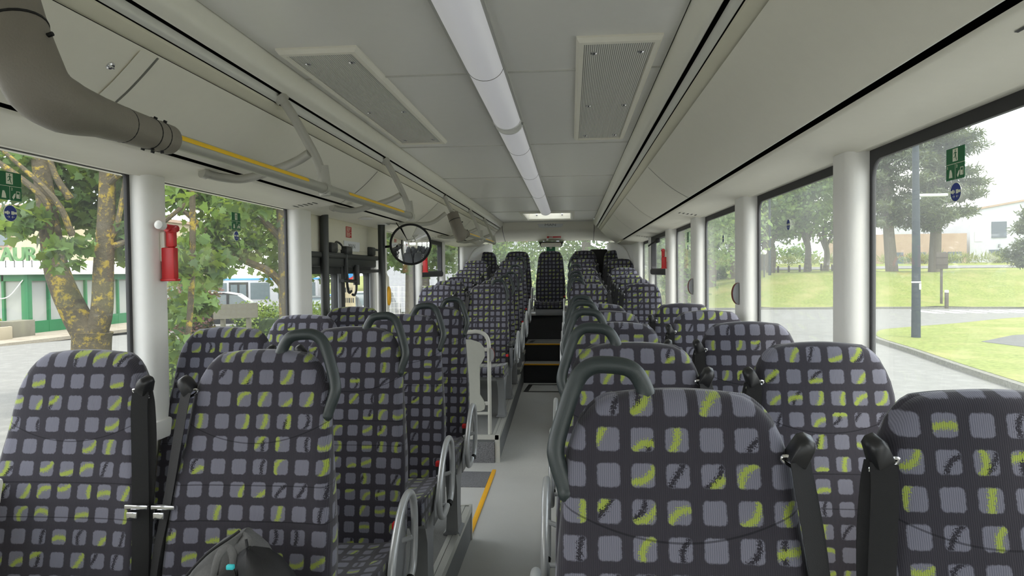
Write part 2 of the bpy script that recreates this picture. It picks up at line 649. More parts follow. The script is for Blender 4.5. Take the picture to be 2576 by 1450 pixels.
def podium(name, sgn, segs, y0, y1, lab):
    """segs: (y, z) polyline of the top; x from .29 out to the wall"""
    xs = (sgn * .29, sgn * 1.2)
    mb = MB()
    vs = [(x, y, z) for x in xs for y, z in segs] + [(x, y, ramp_z(y) - .05) for x in xs for y in (segs[0][0], segs[-1][0])]
    n = len(segs)
    side = lambda k: list(range(k * n, k * n + n)) + [2 * n + 2 * k + 1, 2 * n + 2 * k]
    fs = [tuple(side(0)), tuple(side(1))[::-1]] + [(i, i + 1, n + i + 1, n + i) for i in range(n - 1)]
    fs += [(0, n, 2 * n + 2, 2 * n), (n - 1, 2 * n - 1, 2 * n + 3, 2 * n + 1)]
    mb.add(vs, fs)
    o = st(mb.build(name, 'podside', None, 20), lab)
    top = MB()
    for i in range(n - 1):
        (ya, za), (yb, zb) = segs[i], segs[i + 1]
        if abs(yb - ya) > .05:
            top.add([(x, y, z + .003) for x in (sgn * .30, sgn * 1.19) for y, z in ((ya, za), (yb, zb))], [(0, 1, 3, 2)])
    top.build('podium_floor', 'podfloor', o)
    ed = MB()
    for i in range(n - 1):
        (ya, za), (yb, zb) = segs[i], segs[i + 1]
        if abs(yb - ya) < .05:
            continue
        for x0, x1, h in ((.282, .296, .012), (.296, .318, .006), (.322, .345, .006)):
            ed.add([(sgn * x, y, z + dz) for x in (x0, x1) for y, z in ((ya, za), (yb, zb)) for dz in (-.028 if x0 < .29 else -.002, h)],
                   [(0, 1, 3, 2), (4, 6, 7, 5), (0, 4, 5, 1), (2, 3, 7, 6), (1, 5, 7, 3), (0, 2, 6, 4)])
    for (ya, za), zf in ((segs[0] if segs[0][0] > 0 else segs[-1], 0),):
        if ya > 3:
            ed.box(sgn * .302 - .02, sgn * .302 + .02, ya - .012, ya + .012, zf, za + .01)
            ed.box(min(sgn * .29, sgn * 1.19), max(sgn * .29, sgn * 1.19), ya - .012, ya + .012, za - .03, za + .008)
    part_label(ed.build('edge_profile', 'alu', o), 'silver aluminium edge profile')
    return o


rz = lambda y: .22 + .057 * (y - 5.3)
rear = lambda y0: [(y0, rz(y0)), (8.02, rz(8.02)), (8.03, .44), (8.70, .44), (8.71, .563), (9.5, .563)]
podium('trim_1', -1, [(YF, .2), (4.0, .2)], 0, 0, 'raised seat platform in front of the door')
podium('trim_2', -1, rear(5.6), 0, 0, 'raised seat platform behind the door')
podium('trim_3', 1, [(YF, .2), (4.25, .2)], 0, 0, 'raised seat platform along the lawn side, front')
podium('trim_4', 1, rear(5.75), 0, 0, 'raised seat platform along the lawn side, rear')

# steps to the rear bench
stp = MB().box(-.29, .29, 8.6, 9.6, -.1, .425).box(-.29, .29, 8.9, 9.6, .425, .65)
stp = st(stp.build('trim_5', 'riser'), 'two dark steps up to the rear bench')
for y, z in ((8.6, .425), (8.9, .65)):
    part_label(MB().rbox(-.288, .288, y - .012, y + .012, z - .012, z + .006, .004).build('step_nosing', 'yellow2', stp), 'yellow step nosing')
    MB().box(-.28, .28, y + .012, y + (.28 if z < .5 else .6), z, z + .004).build('step_mat', 'podfloor', stp)
fm = MB()
for (y0, y1, z) in ((9.03, 9.33, .655), (8.1, 8.5, ramp_z(8.3) + .004)):
    fm.add([(x, y, z + (0 if z > .5 else .057 * (y - 8.3))) for x, y in ((-.26, y0), (.3, y0), (.26, y1), (-.22, y1))] +
           [(x, y, z + .0005 + (0 if z > .5 else .057 * (y - 8.3))) for x, y in ((-.2, y0 + .03), (.25, y0 + .03), (.22, y1 - .03), (-.17, y1 - .03))],
           [(0, 1, 5, 4), (1, 2, 6, 5), (2, 3, 7, 6), (3, 0, 4, 7)])
fm.build('hatch_seal', 'black', stp)
bb = st(MB().box(-1.2, 1.2, 9.52, 10.2, -.1, 1.0).build('trim_6', 'riser'), 'charcoal box under the rear bench seats')
part_label(MB().rbox(-.30, .30, 9.50, 9.56, .985, 1.012, .005).build('edge_profile', 'alu', bb), 'silver edge of the bench box')

yl = tag(MB().rbox(-.327, -.293, 4.05, 5.45, 0, .007, .003).build('floor_strip', 'yellow2'), 'yellow warning strip on the floor along the door well', 'floor strip')

# side walls -------------------------------------------------------
WIN = {-1: [(-1.5, .70), (.85, 2.283), (2.416, 3.622), None, (5.44, 6.667), (6.75, 7.90), (8.02, 9.383)],
       1: [(-1.5, .60), (.85, 2.168), (2.315, 3.421), (3.64, 4.717), (4.945, 5.979), (6.243, 7.45), (7.58, 8.645)]}
wall = {}
for s in (-1, 1):
    mb = MB()
    x0, x1 = sorted((s * 1.2, s * 1.27))
    if s < 0:
        mb.box(x0, x1, YF, 3.80, -.55, ZW0).box(x0, x1, 5.40, YR, -.55, ZW0)
    else:
        mb.box(x0, x1, YF, YR, -.55, ZW0)
    # cantrail block above the windows
    mb.box(x0, x1, YF, YR, ZW1, 2.42)
    w = st(mb.build('wall_left' if s < 0 else 'wall_right', 'panel'), 'pale inner side wall of the bus on the ' + sd(s))
    wall[s] = w
    part_label(MB().rbox(*sorted((s * 1.15, s * 1.22)), YF, 3.8 if s < 0 else YR, ZW0 - .06, ZW0 + .01, .01).build('sill', 'pillar', w), 'pale window sill')
    if s < 0:
        MB().rbox(-1.22, -1.15, 5.4, YR, ZW0 - .06, ZW0 + .01, .01).build('sill', 'pillar', w)
    wl = WIN[s]
    edges = [YF] + [e for q in wl if q for e in q] + [9.9]
    gaps = [(edges[i], edges[i + 1]) for i in range(0, len(edges), 2)]
    for a, c in gaps:
        if s < 0 and 3.5 < a < 4:
            spans = [(a, 3.83), (5.32, c)]
        else:
            spans = [(a, c)]
        for p, q in spans:
            pm = MB()
            rr = min(.035, .45 * (q - p))
            xi, xo = 1.165, 1.2315
            poly = [(xo, p), (xi + .05, p)]
            for k in range(5):
                t = PI / 2 * k / 4
                poly.append((xi + rr - rr * math.sin(t), p + rr - rr * math.cos(t)))
            for k in range(5):
                t = PI / 2 * k / 4
                poly.append((xi + rr - rr * math.cos(t), q - rr + rr * math.sin(t)))
            poly += [(xi + .05, q), (xo, q)]
            pm.prism(poly, lambda a_, b_, d: (s * a_, b_, d), ZW0 - .02, ZW1 + .01)
            pm.build('pillar', 'pillar', w)


def win_ring(mb, x, y0, y1, z0, z1, bt, bs, d=.006, rc=.05):
    """flat ring in the plane x = const: rectangular outside, rounded opening inside"""
    def rr(y0, y1, z0, z1, r, n=5):
        out = []
        for cy, cz, a0 in ((y1 - r, z1 - r, 0), (y0 + r, z1 - r, 90), (y0 + r, z0 + r, 180), (y1 - r, z0 + r, 270)):
            for k in range(n):
                t = R(a0 + 90 * k / (n - 1))
                out.append((cy + r * math.cos(t), cz + r * math.sin(t)))
        return out
    o, i = rr(y0, y1, z0, z1, .002), rr(y0 + bs, y1 - bs, z0 + .03, z1 - bt, rc)
    n = len(o)
    vs = [(x + q, y, z) for q in (-d, d) for L in (o, i) for y, z in L]
    fs = []
    for k in range(n):
        k2 = (k + 1) % n
        fs += [(k, k2, n + k2, n + k), (2 * n + k, 3 * n + k, 3 * n + k2, 2 * n + k2), (n + k, n + k2, 3 * n + k2, 3 * n + k), (k, 2 * n + k, 2 * n + k2, k2)]
    mb.add(vs, fs)
    return mb


wi = 0
for s in (-1, 1):
    for q in WIN[s]:
        if not q:
            continue
        wi += 1
        a, c = q
        t = thing('window_%d' % wi, 'bus side window on the ' + sd(s), None, (s * 1.235, (a + c) / 2, ZW0), None, None, 'structure')
        bt = .042 if s > 0 else .012
        part_label(win_ring(MB(), 0, a - (a + c) / 2 - .006, c - (a + c) / 2 + .006, -.01, ZW1 - ZW0 + .01, bt, .022, .006, .05 if s > 0 else .012).build('window_frame', 'frit', t), 'black window surround')
        pn = MB()
        pn.box(-.003, .003, a - (a + c) / 2, c - (a + c) / 2, 0, ZW1 - ZW0)
        pn.build('pane', 'glassdusty' if s > 0 else 'glass', t)
        if 6.2 < a < 6.8:                       # tilting top vent
            h = .52
            hb = MB()
            win_ring(hb, -s * .03, a - (a + c) / 2 + .01, c - (a + c) / 2 - .01, h, ZW1 - ZW0, .04, .05, .022, .03)
            hb.rbox(-s * .03 - .035, -s * .03 + .035, a - (a + c) / 2 + .01, c - (a + c) / 2 - .01, h - .035, h + .03, .02)
            part_label(hb.build('vent_frame', 'frit', t), 'black frame of the tilting top vent')
            if s > 0:
                MB().rbox(-.09, -.05, -.14, .14, .80, .845, .012).tube([(-.09, -.12, .815), (-.13, -.1, .79), (-.14, .05, .775)], .008, 8).build('vent_latch', 'black', t)

# ceiling, coves, locker panels ------------------------------------
HX0, HX1, HY0, HY1 = -.235, .315, 8.13, 9.17          # opening of the roof hatch
cb = MB()
for x0, x1, z0, z1, ye in ((-.64, .64, 2.313, 2.36, 9.78), (-1.26, 1.26, 2.40, 2.42, YR)):
    cb.box(x0, x1, YF, HY0, z0, z1).box(x0, HX0, HY0, HY1, z0, z1).box(HX1, x1, HY0, HY1, z0, z1).box(x0, x1, HY1, ye, z0, z1)
ceil = st(cb.build('ceiling', 'ceiling'), 'pale grey laminate bus ceiling')
sm = MB()
for y in (1.2, 2.431, 3.814, 5.106, 6.5, 8.05, 9.70):
    sm.box(-.637, .637, y - .004, y + .004, 2.3085, 2.314)
sm.build('seam_strip', 'alu', ceil)
tn = 6


def trimobj(mb, mat, lab, ang=35):
    global tn
    tn += 1
    return st(mb.build('trim_%d' % tn, mat, None, ang), lab)


YL = 9.72
for s in (-1, 1):
    X = lambda pr: [(s * x, z) for x, z in pr]
    # dark backing behind every open joint
    bk = MB().sweep(X([(.60, 2.35), (.66, 2.345), (.74, 2.27), (.86, 2.17), (1.02, 2.05), (1.24, 2.02)]), YF, YL)
    trimobj(bk, 'groove', 'dark backing behind the ceiling joints on the ' + sd(s))
    cv = [(.644, 2.318)]
    for k in range(13):
        t = R(125 - k * 15)
        cv.append((.660 + .026 * math.cos(t) * .95 - .006, 2.268 + .05 * math.sin(t)))
    cv += [(.681, 2.240)]
    cove = [(.6435, 2.316), (.6425, 2.302), (.645, 2.285), (.651, 2.268), (.659, 2.253), (.668, 2.243), (.677, 2.2365), (.683, 2.236), (.688, 2.242)]
    trimobj(MB().sweep(X(cove), YF, YL + .03), 'cove', 'rounded cove moulding beside the ceiling on the ' + sd(s))
    track = [(.699, 2.236), (.699, 2.221), (.703, 2.213), (.709, 2.207), (.7125, 2.208)]
    trimobj(MB().sweep(X(track), YF, YL), 'track', 'silver track between cove and locker panels on the ' + sd(s))
    lp = [(.716, 2.206), (.718, 2.198), (.742, 2.178), (.748, 2.176)]
    trimobj(MB().sweep(X(lp), YF, YL), 'panel2', 'narrow beige strip above the locker panels on the ' + sd(s))
    pan = [(.744, 2.172)]
    for k in range(13):
        t = k / 12
        x = .746 + .216 * t
        z = 2.168 - .172 * t - .016 * math.sin(PI * t)
        pan.append((x, z))
    pan += [(.966, 2.004)]
    po = trimobj(MB().sweep(X(pan), YF, YL), 'panel', 'long sloping overhead locker panel on the ' + sd(s))
    for y in ((1.70, 3.72, 5.45, 7.3) if s < 0 else (3.80, 5.35, 6.9, 8.4)):
        sw = MB()
        pr = [(x - .0015 * 0, z - .0012) for x, z in pan[1:-1]]
        sw.sweep(X(pr), y - .004, y + .004)
        part_label(sw.build('panel_seam', 'seam', po), 'dark seam between two panels')
        if s < 0 and y < 2:
            sw2 = MB()
            pr = [(x, z - .006) for x, z in pan[1:-1]]
            sw2.sweep(X(pr), y - .075, y - .012)
            sw2.build('panel_rib', 'panel', po)
    # cantrail above the windows, ventilation strip with a dark slot beside it
    cr = [(.990, 1.994), (.994, 1.989), (1.003, 1.985), (1.09, 1.972), (1.185, 1.957), (1.192, 1.953), (1.205, 1.956), (1.262, 1.96)]
    co = trimobj(MB().sweep(X(cr), YF, YR - .2), 'panel', 'smooth pale rail above the windows on the ' + sd(s))
    part_label(MB().sweep(X([(.9665, 2.006), (.9665, 1.999), (.9705, 1.999)]), YF, YL).build('slot_edge', 'alu', co), 'silver edge along the dark slot')
    for y in ((1.10, 4.55, 7.45) if s > 0 else (3.50, 7.0)):
        vm = MB()
        for k in range(5):
            xa, xb = 1.035 + .026 * k, 1.042 + .026 * k
            q = lambda x: 1.986 - .1568 * (x - 1.0) - .0018
            vm.add([(s * xa, y, q(xa)), (s * xb, y, q(xb)), (s * xb, y + .075, q(xb)), (s * xa, y + .075, q(xa))], [(0, 1, 2, 3)])
        part_label(vm.build('vent_grille', 'black', co), 'five short dark ventilation slots')

# lock on the first locker panel
lk = thing('panel_lock', 'small chrome lock on the first overhead panel on the door side', 'lock', (-.80, 1.585, 2.118), None, ((0, 1, 0), (.79, 0, .62)))
MB().lathe([(.011, -.004), (.011, .006), (.008, .009), (.003, .009)], seg=16).build('lock_barrel', 'chrome', lk)
MB().rbox(-.008, .008, -.0022, .0022, .008, .013, .001).build('lock_wing', 'chrome', lk)

# rear header, corners, rear wall -----------------------------------
hd = MB()
hp = [(9.70, 2.318), (9.715, 2.300), (9.73, 2.265), (9.745, 2.225), (9.775, 2.190), (9.86, 2.155), (10.02, 2.10), (10.18, 2.055), (10.24, 2.06)]
xsH = (-1.21, -.97, -.72, -.655, 0, .655, .72, .97, 1.21)


def hz_(x, y, z):
    k = max(0, (abs(x) - .655) / .55)
    return (x, y - .12 * k * k, max(1.99, z - .06 * k)) if abs(x) < 1.0 else (x, y - .14 * k, max(1.962, z - .11))


nh = len(hp)
hd.add([hz_(x, y, z) for x in xsH for y, z in hp], [(i * nh + k, i * nh + k + 1, (i + 1) * nh + k + 1, (i + 1) * nh + k) for i in range(len(xsH) - 1) for k in range(nh - 1)])
wr = st(MB().box(-1.26, 1.26, 10.2, 10.27, -.5, 1.09).build('wall_rear', 'panel'), 'pale rear wall below the rear window')
part_label(hd.build('header', 'panel', wr), 'curved pale header above the rear window')
hs_ = MB()
for x in (-.655, .655):
    hs_.add([(x + dx, y - .004, z - .004) for dx in (-.004, .004) for y, z in hp[1:-1]], [(k, k + 1, k + 8, k + 7) for k in range(6)])
part_label(hs_.build('header_seam', 'seam', wr), 'dark vertical joints in the header')
for s in (-1, 1):
    cm = MB()
    pts = [(1.165, 9.40), (1.155, 9.62), (1.10, 9.82), (1.0, 10.0), (.9, 10.12), (.855, 10.2)]
    n = len(pts)
    zz = [.6, 1.09, 1.6, 1.85, 1.95, 2.02]
    vs = [(s * x, y, z) for z in zz for x, y in pts]
    cm.add(vs, [(i * n + k, i * n + k + 1, (i + 1) * n + k + 1, (i + 1) * n + k) for i in range(len(zz) - 1) for k in range(n - 1)])
    cm.build('corner_panel', 'pillar', wr)
    lm = MB()
    arch = crom([(s * 1.156, 9.56, .9), (s * 1.15, 9.6, 1.55), (s * 1.135, 9.66, 1.76), (s * 1.07, 9.78, 1.92), (s * .95, 9.95, 2.0)], 5)
    lm.tube(arch, .012, 8)
    lm.build('corner_lip', 'pillar', wr)
rw = thing('window_20', 'wide rear window', None, (0, 10.23, 1.09), None, None, 'structure')
MB().box(-.9, .95, -.003, .003, 0, .97).build('pane', 'glassdusty', rw)
MB().box(-.905, -.86, -.02, .02, 0, .97).box(.915, .955, -.02, .02, 0, .97).build('window_frame', 'pillar', rw)

tw = tag(MB().rbox(.60, .86, 10.10, 10.19, 1.0, 1.925, .03, 3).build('rear_tower', 'black'), 'black cover standing behind the rear bench on the lawn side', 'cover')

# front end behind the camera: dashboard wall, windscreen opening narrowed to cut front light
wf = st(MB().box(-1.26, 1.26, YF - .05, YF, -.5, 1.2).box(-1.26, 1.26, YF - .05, YF, 1.95, 2.42).box(-1.26, -.9, YF - .05, YF, 1.2, 1.95).box(.9, 1.26, YF - .05, YF, 1.2, 1.95).build('wall_front', 'panel'), 'front end of the bus below and above the windscreen')
ws = thing('window_21', 'windscreen', None, (0, YF - .03, 1.2), None, None, 'structure')
MB().box(-.9, .9, -.003, .003, 0, .75).build('pane', 'glass', ws)

# roof lamps ---------------------------------------------------------
for i, (y0, y1, lab) in enumerate(((-1.6, 3.17, 'long ceiling lamp with ribbed diffuser nearer the camera'), (3.25, 8.02, 'long ceiling lamp with ribbed diffuser ending at the roof hatch'))):
    t = thing('ceiling_lamp', lab, 'lamp', (.03, y0, 2.313), 'ceiling lamps in one line')
    L = y1 - y0
    hp_ = [(.064 * math.cos(R(a)), -.052 * math.sin(R(a)) * (1 if a not in (0, 180) else 1)) for a in range(0, 181, 12)]
    df = MB().loft([[(x, y, z) for x, z in hp_] for y in (.02, L - .02)]).build('diffuser', 'diffuser', t)
    hq = [(.067 * math.cos(R(a)), -.055 * math.sin(R(a))) for a in range(0, 181, 12)]
    for ya, yb in ((0, .02), (L - .02, L)):
        MB().loft([[(x, y, z) for x, z in hq] for y in (ya, yb)]).build('end_cap', 'white', t)
    for sg in (-1, 1):
        MB().box(*sorted((sg * .062, sg * .072)), 0, L, -.012, -.001).build('lamp_rail', 'alu', t)
    hj = [(.0655 * math.cos(R(a)), -.0535 * math.sin(R(a))) for a in range(0, 181, 12)]
    for yj in ([3.95 - 0] if i == 0 else [.62, 1.65, 2.9]):
        MB().loft([[(x, y, z) for x, z in hj] for y in (yj - .001, yj + .001)]).build('diffuser_joint', 'seam', df)

# ceiling air grilles -------------------------------------------------
for s in (-1, 1):
    t = thing('ceiling_vent', 'ribbed rectangular ceiling grille on the ' + sd(s), 'vent', (s * .473, 2.09, 2.313), 'ceiling grilles')
    fr = MB()
    L = 1.57
    o, i, z1 = (-.131, .131, 0, L), (-.108, .108, .03, L - .03), -.018
    rect = lambda a, z: [(a[0], a[2], z), (a[1], a[2], z), (a[1], a[3], z), (a[0], a[3], z)]
    m_ = (-.122, .122, .01, L - .01)
    fr.loft([rect(o, 0), rect(o, -.006), rect(m_, z1), rect(i, z1), rect(i, -.010)], caps=False)
    fr.build('vent_frame', 'panel', t)
    MB().box(-.108, .108, .03, L - .03, -.011, -.004).build('grille', 'grille', t)
    for y in (.13, .83, 1.46):
        for x in (-.075, .075):
            MB().lathe([(.011, -.011), (.011, -.014), (.007, -.017), (.002, -.0175)], c=(x, y, 0), seg=14).build('screw', 'chrome', t)

# roof hatch
t = thing('roof_hatch', 'cream framed roof hatch at the end of the ceiling lamps', 'hatch', (.04, 8.05, 2.313))
fr = MB()
rect = lambda x, y0, y1, z: [(-x, y0, z), (x, y0, z), (x, y1, z), (-x, y1, z)]
fr.loft([rect(.33, 0, 1.2, 0), rect(.33, 0, 1.2, -.008), rect(.315, .02, 1.18, -.022), rect(.285, .06, 1.14, -.022), rect(.275, .08, 1.12, -.004), rect(.272, .082, 1.118, .10)], caps=False)
fr.build('hatch_frame', 'cove', t)
g = G('opal_hatch_lid')
o_ = g.n('ShaderNodeBsdfTranslucent')
o_.inputs[0].default_value = (.88, .88, .86, 1)
d_ = g.n('ShaderNodeBsdfDiffuse')
d_.inputs[0].default_value = (.8, .8, .78, 1)
m_ = g.n('ShaderNodeMixShader')
m_.inputs[0].default_value = .3
g.t.links.new(o_.outputs[0], m_.inputs[1])
g.t.links.new(d_.outputs[0], m_.inputs[2])
M['opal'] = g.done(m_.outputs[0])
MB().box(-.30, .30, .05, 1.15, .095, .10).build('hatch_lid', 'opal', t)
for x in (-.17, .17):
    MB().lathe([(.014, 0), (.014, -.012), (.004, -.016)], c=(x, 1.10, .05), seg=12, axis='y').build('hatch_knob', 'chrome', t)

# plates, hammer and handle at the rear ---------------------------------
t = thing('maker_plate', 'silver plate with three grey letters on the header above the rear window', 'sign', (.035, 9.722, 2.262), None, ((1, 0, 0), (0, .38, .92)))
MB().prism([(-.19, .035), (.19, .035), (.165, -.03), (.15, -.036), (-.15, -.036), (-.165, -.03)], lambda a, b_, d: (a, b_, d), 0, .006).build('plate', 'platesilver', t)
text('MAN', .05, 'plategrey', t, (0, -.002, .0065), 'lettering', .0005, 0, 1.5)


def hammer(label, loc, axes, sc=1.0):
    t = thing('emergency_hammer', label, 'hammer', loc, 'red emergency hammers', axes)
    MB().rbox(-.012, .012, -.06, .05, .0, .02, .006).build('wall_bracket', 'panel', t)
    hm = MB().rbox(-.015, .015, -.125, -.008, .008, .056, .004, 2)
    hm.rbox(-.017, .017, -.130, -.121, .004, .062, .003)
    hm.build('grip', 'red', t)
    MB().rbox(-.013, .013, -.008, .055, .024, .056, .008).tube([(0, .05, .04), (-.004, .066, .04)], .02, 12).tube([(-.03, .062, .04), (.03, .062, .04)], .014, 12).build('hammer_head', 'red', t)
    MB().tube([(-.03, .062, .04), (-.046, .066, .04)], .005, 8).build('hammer_tip', 'chrome', t)
    MB().tube([(-.044, .066, .04), (-.05, .067, .04), (-.078, .07, .04), (-.084, .07, .04)], [.006, .0155, .0155, .006], 12).build('tip_cap', 'white', t)
    t.scale = (sc, sc, sc)
    return t


hammer('red emergency hammer with white cap on the first pillar of the door side', (-1.165, 2.36, 1.71), ((0, .98, 0), (0, 0, 1)))
hammer('red emergency hammer on the pillar near the vent window of the lawn side', (1.165, 6.10, 1.725), ((0, -1, 0), (0, 0, 1)), .85)
hammer('red emergency hammer on the pillar just below the round mirror', (-1.165, 6.72, 1.735), ((0, 1, 0), (0, 0, 1)))
hammer('red emergency hammer lying sideways above the rear window', (.05, 10.03, 2.10), ((0, .5, .85), (-1, 0, 0)), 1.0)

t = thing('rear_lamp_handle', 'dark trapezoid bracket with pale grip bar over the rear window', 'handle', (.03, 10.15, 2.00))
MB().prism([(-.19, .05), (.19, .05), (.15, -.035), (-.15, -.035)], lambda a, b_, d: (a, d, b_), 0, .04).build('bracket', 'dark', t)
MB().rbox(-.15, .15, -.05, 0, -.032, .028, .025, 4).build('grip', 'panel', t)


def figure_run(mb, cx, cy, h, z=.0012):
    """running person of the exit pictogram"""
    u = h
    q = lambda pts: mb.add([(cx + a * u, cy + c * u, z) for a, c in pts], [tuple(range(len(pts)))])
    q([(.03 + .075 * math.cos(R(k * 36)), .40 + .075 * math.sin(R(k * 36))) for k in range(10)])
    q([(-.06, .28), (.08, .30), (.12, .05), (-.02, .02)])
    q([(.06, .28), (.25, .20), (.26, .14), (.08, .18)])
    q([(-.05, .28), (-.20, .20), (-.24, .06), (-.18, .06), (-.14, .16), (-.02, .22)])
    q([(.02, .08), (.12, .06), (.16, -.20), (.26, -.44), (.18, -.46), (.06, -.20)])
    q([(-.02, .06), (.08, .02), (-.04, -.18), (-.24, -.24), (-.25, -.17), (-.08, -.12)])


def exit_sticker(label, loc, s, w=.082, h=.078, half=False):
    # seen from inside: text runs along +y on the door side, -y on the lawn side
    ax = ((0, 1, 0), (0, 0, 1)) if s < 0 else ((0, -1, 0), (0, 0, 1)) if s > 0 else ((1, 0, 0), (0, 0, 1))
    t = thing('exit_sticker', label, 'sticker', loc, 'green exit stickers', ax)
    MB().box(-w / 2, w / 2, -h / 2, h / 2, 0, .0006).build('sheet', 'green', t)
    pm = MB()
    pm.add([(a, c, .0009) for a, c in ((-w * .14, h * .07), (w * .14, h * .07), (w * .14, h * .46), (-w * .14, h * .46))], [(0, 1, 2, 3)])
    if not half:
        pm.add([(a, c, .0009) for a, c in ((-w / 2, -.0008), (w / 2, -.0008), (w / 2, .0004), (-w / 2, .0004))], [(0, 1, 2, 3)])
        pm.add([(a, c, .0009) for a, c in ((-.0006, -h / 2), (.0006, -h / 2), (.0006, 0), (-.0006, 0))], [(0, 1, 2, 3)])
        for a0, a1, c0, c1 in ((.022, .036, -.012, -.014), (.022, .036, -.030, -.032), (.022, .024, -.012, -.032), (.034, .036, -.012, -.032), (.024, .032, -.02, -.03)):
            k = w / .082
            pm.add([(a * k, c * k, .0009) for a, c in ((a0, c0), (a1, c0), (a1, c1), (a0, c1))], [(0, 1, 2, 3)])
        k = w / .082
        pm.add([(a * k, c * k, .0009) for a, c in ((.008, -.03), (.012, -.036), (.018, -.028), (.02, -.018), (.015, -.02))], [(0, 1, 2, 3, 4)])
        pm.add([(a * k, c * k, .0009) for a, c in ((-.028, -.034), (-.012, -.034), (-.014, -.022), (-.018, -.014), (-.024, -.014), (-.026, -.022))], [tuple(range(6))])
    pm.build('pictogram_ground', 'cream', t)
    fm_ = MB()
    figure_run(fm_, 0, h * .26, h * .36)
    fm_.build('pictogram', 'green', t)
    if not half:
        text('1', h * .13, 'cream', t, (-w * .42, -h * .1, .001))
        text('2', h * .13, 'cream', t, (w * .09, -h * .1, .001))
    return t


def belt_sticker(label, loc, s, r=.023):
    ax = ((0, 1, 0), (0, 0, 1)) if s < 0 else ((0, -1, 0), (0, 0, 1))
    t = thing('belt_sticker', label, 'sticker', loc, 'round blue belt stickers', ax)
    MB().lathe([(r, 0), (r, .0005)], seg=32).build('rim', 'cream', t)
    MB().lathe([(r * .94, .0005), (r * .94, .0009)], seg=32).build('sheet', 'blue', t)
    pm = MB()
    k = r / .023
    for x0, x1, y0, y1 in ((-.021, -.013, -.003, .003), (-.013, -.0075, -.005, .005), (-.0065, -.003, -.003, .003), (.002, .0115, -.0048, .0048), (.0115, .021, -.003, .003)):
        pm.add([(a * k, c * k + .001, .0012) for a, c in ((x0, y0), (x1, y0), (x1, y1), (x0, y1))], [(0, 1, 2, 3)])
    for sg in (-1, 1):
        for pts in (((-.013, -.0108), (-.003, -.0108), (-.003, -.0098), (-.013, -.0098)), ((-.003, -.0103), (-.0065, -.0068), (-.0075, -.0076), (-.0048, -.0103)), ((-.003, -.0103), (-.0065, -.0140), (-.0075, -.0132), (-.0048, -.0103))):
            pm.add([(sg * a * k, c * k, .0012) for a, c in pts], [(0, 1, 2, 3)])
    pm.build('pictogram', 'cream', t)
    return t


exit_sticker('green exit sticker with runner above the blue belt sticker, first door side window', (-1.229, 1.765, 1.853), -1)
belt_sticker('round blue belt sticker under the exit sticker of the first door side window', (-1.229, 1.766, 1.778), -1)
exit_sticker('green exit sticker with runner on the window right beside the red hammer', (-1.229, 3.047, 1.850), -1)
belt_sticker('round blue belt sticker on the window beside the red hammer', (-1.229, 3.047, 1.781), -1)
exit_sticker('green exit sticker with runner on the big lawn side window beside the lamp post', (1.229, 1.703, 1.846), 1, .078, .076)
belt_sticker('round blue belt sticker under the exit sticker of the big lawn side window', (1.229, 1.701, 1.778), 1)
belt_sticker('lone round blue belt sticker on the second lawn side window', (1.229, 2.946, 1.785), 1)
belt_sticker('small round blue belt sticker on the third lawn side window', (1.229, 4.17, 1.785), 1)
exit_sticker('narrow green exit sticker on the fourth lawn side window', (1.229, 5.4, 1.855), 1)
belt_sticker('small round blue belt sticker on the fourth lawn side window', (1.229, 5.4, 1.775), 1)
exit_sticker('small green exit sign hanging at the top of the rear window', (.024, 10.215, 1.935), 0, .13, .10, True)

# stop buttons ----------------------------------------------------------
def stop_button(label, loc, ax):
    t = thing('stop_button', label, 'button', loc, 'half round stop buttons', ax)
    hc = lambda r0: [(0, -.09)] + [(r0 * math.cos(R(a)) * .55, r0 * math.sin(R(a))) for a in range(-90, 91, 12)] + [(0, .09)]
    hc2 = lambda r0: [(r0 * math.cos(R(a)) * .55, r0 * math.sin(R(a))) for a in range(-90, 91, 12)]
    MB().prism(hc2(.054), lambda a, b_, d: (a, b_, d), -.018, .018).build('housing', 'leg', t)
    rm = MB()
    ring = [(x * 1.07, y * 1.03) for x, y in hc2(.054)]
    inn = hc2(.0535)
    n = len(ring)
    for d in (0,):
        vs = [(x, y, z) for z in (-.012, .012) for L in (ring, inn) for x, y in L]
        fs = []
        for k in range(n - 1):
            fs += [(k, k + 1, n + k + 1, n + k), (2 * n + k, 3 * n + k, 3 * n + k + 1, 2 * n + k + 1), (k, 2 * n + k, 2 * n + k + 1, k + 1), (n + k, n + k + 1, 3 * n + k + 1, 3 * n + k)]
        rm.add(vs, fs)
    rm.build('button_strip', 'darkred', t)
    return t


stop_button('grey half round stop button, red edged, on the pillar after the second lawn side window', (1.162, 3.53, 1.478), ((-1, 0, 0), (0, 0, 1)))
stop_button('grey half round stop button, red edged, on the pillar after the third lawn side window', (1.162, 4.83, 1.485), ((-1, 0, 0), (0, 0, 1)))

# ------------------------------------------------------------------ door
dr = thing('door_1', 'double leaf bus door with dark frames', None, (-1.25, 3.83, 0), None, None, 'structure')
for y0, y1 in ((.0, .70), (.72, 1.42)):
    lf = MB()
    win_ring(lf, -.02, y0, y1, -.2, 1.66, .06, .075, .02, .03)
    lf = lf.build('leaf_frame', 'dark', dr)
    MB().box(-.022, -.018, y0 + .07, y1 - .07, -.1, 1.6).build('pane', 'glass', lf)
    MB().box(.001, .012, y1 - .068, y1 - .018, .0, 1.6).build('leaf_seal', 'leg', lf)
MB().rbox(-.02, .04, -.02, 1.5, 1.72, 1.965, .02).build('header_panel', 'door_panel', dr)
MB().rbox(.038, .046, .22, 1.18, 1.76, 1.93, .003).build('header_bulge', 'door_panel', dr)
mb = MB().rbox(-.03, .05, -.03, 1.40, 1.645, 1.735, .012)
mb.rbox(.03, .065, -.03, 1.42, 1.70, 1.735, .01)
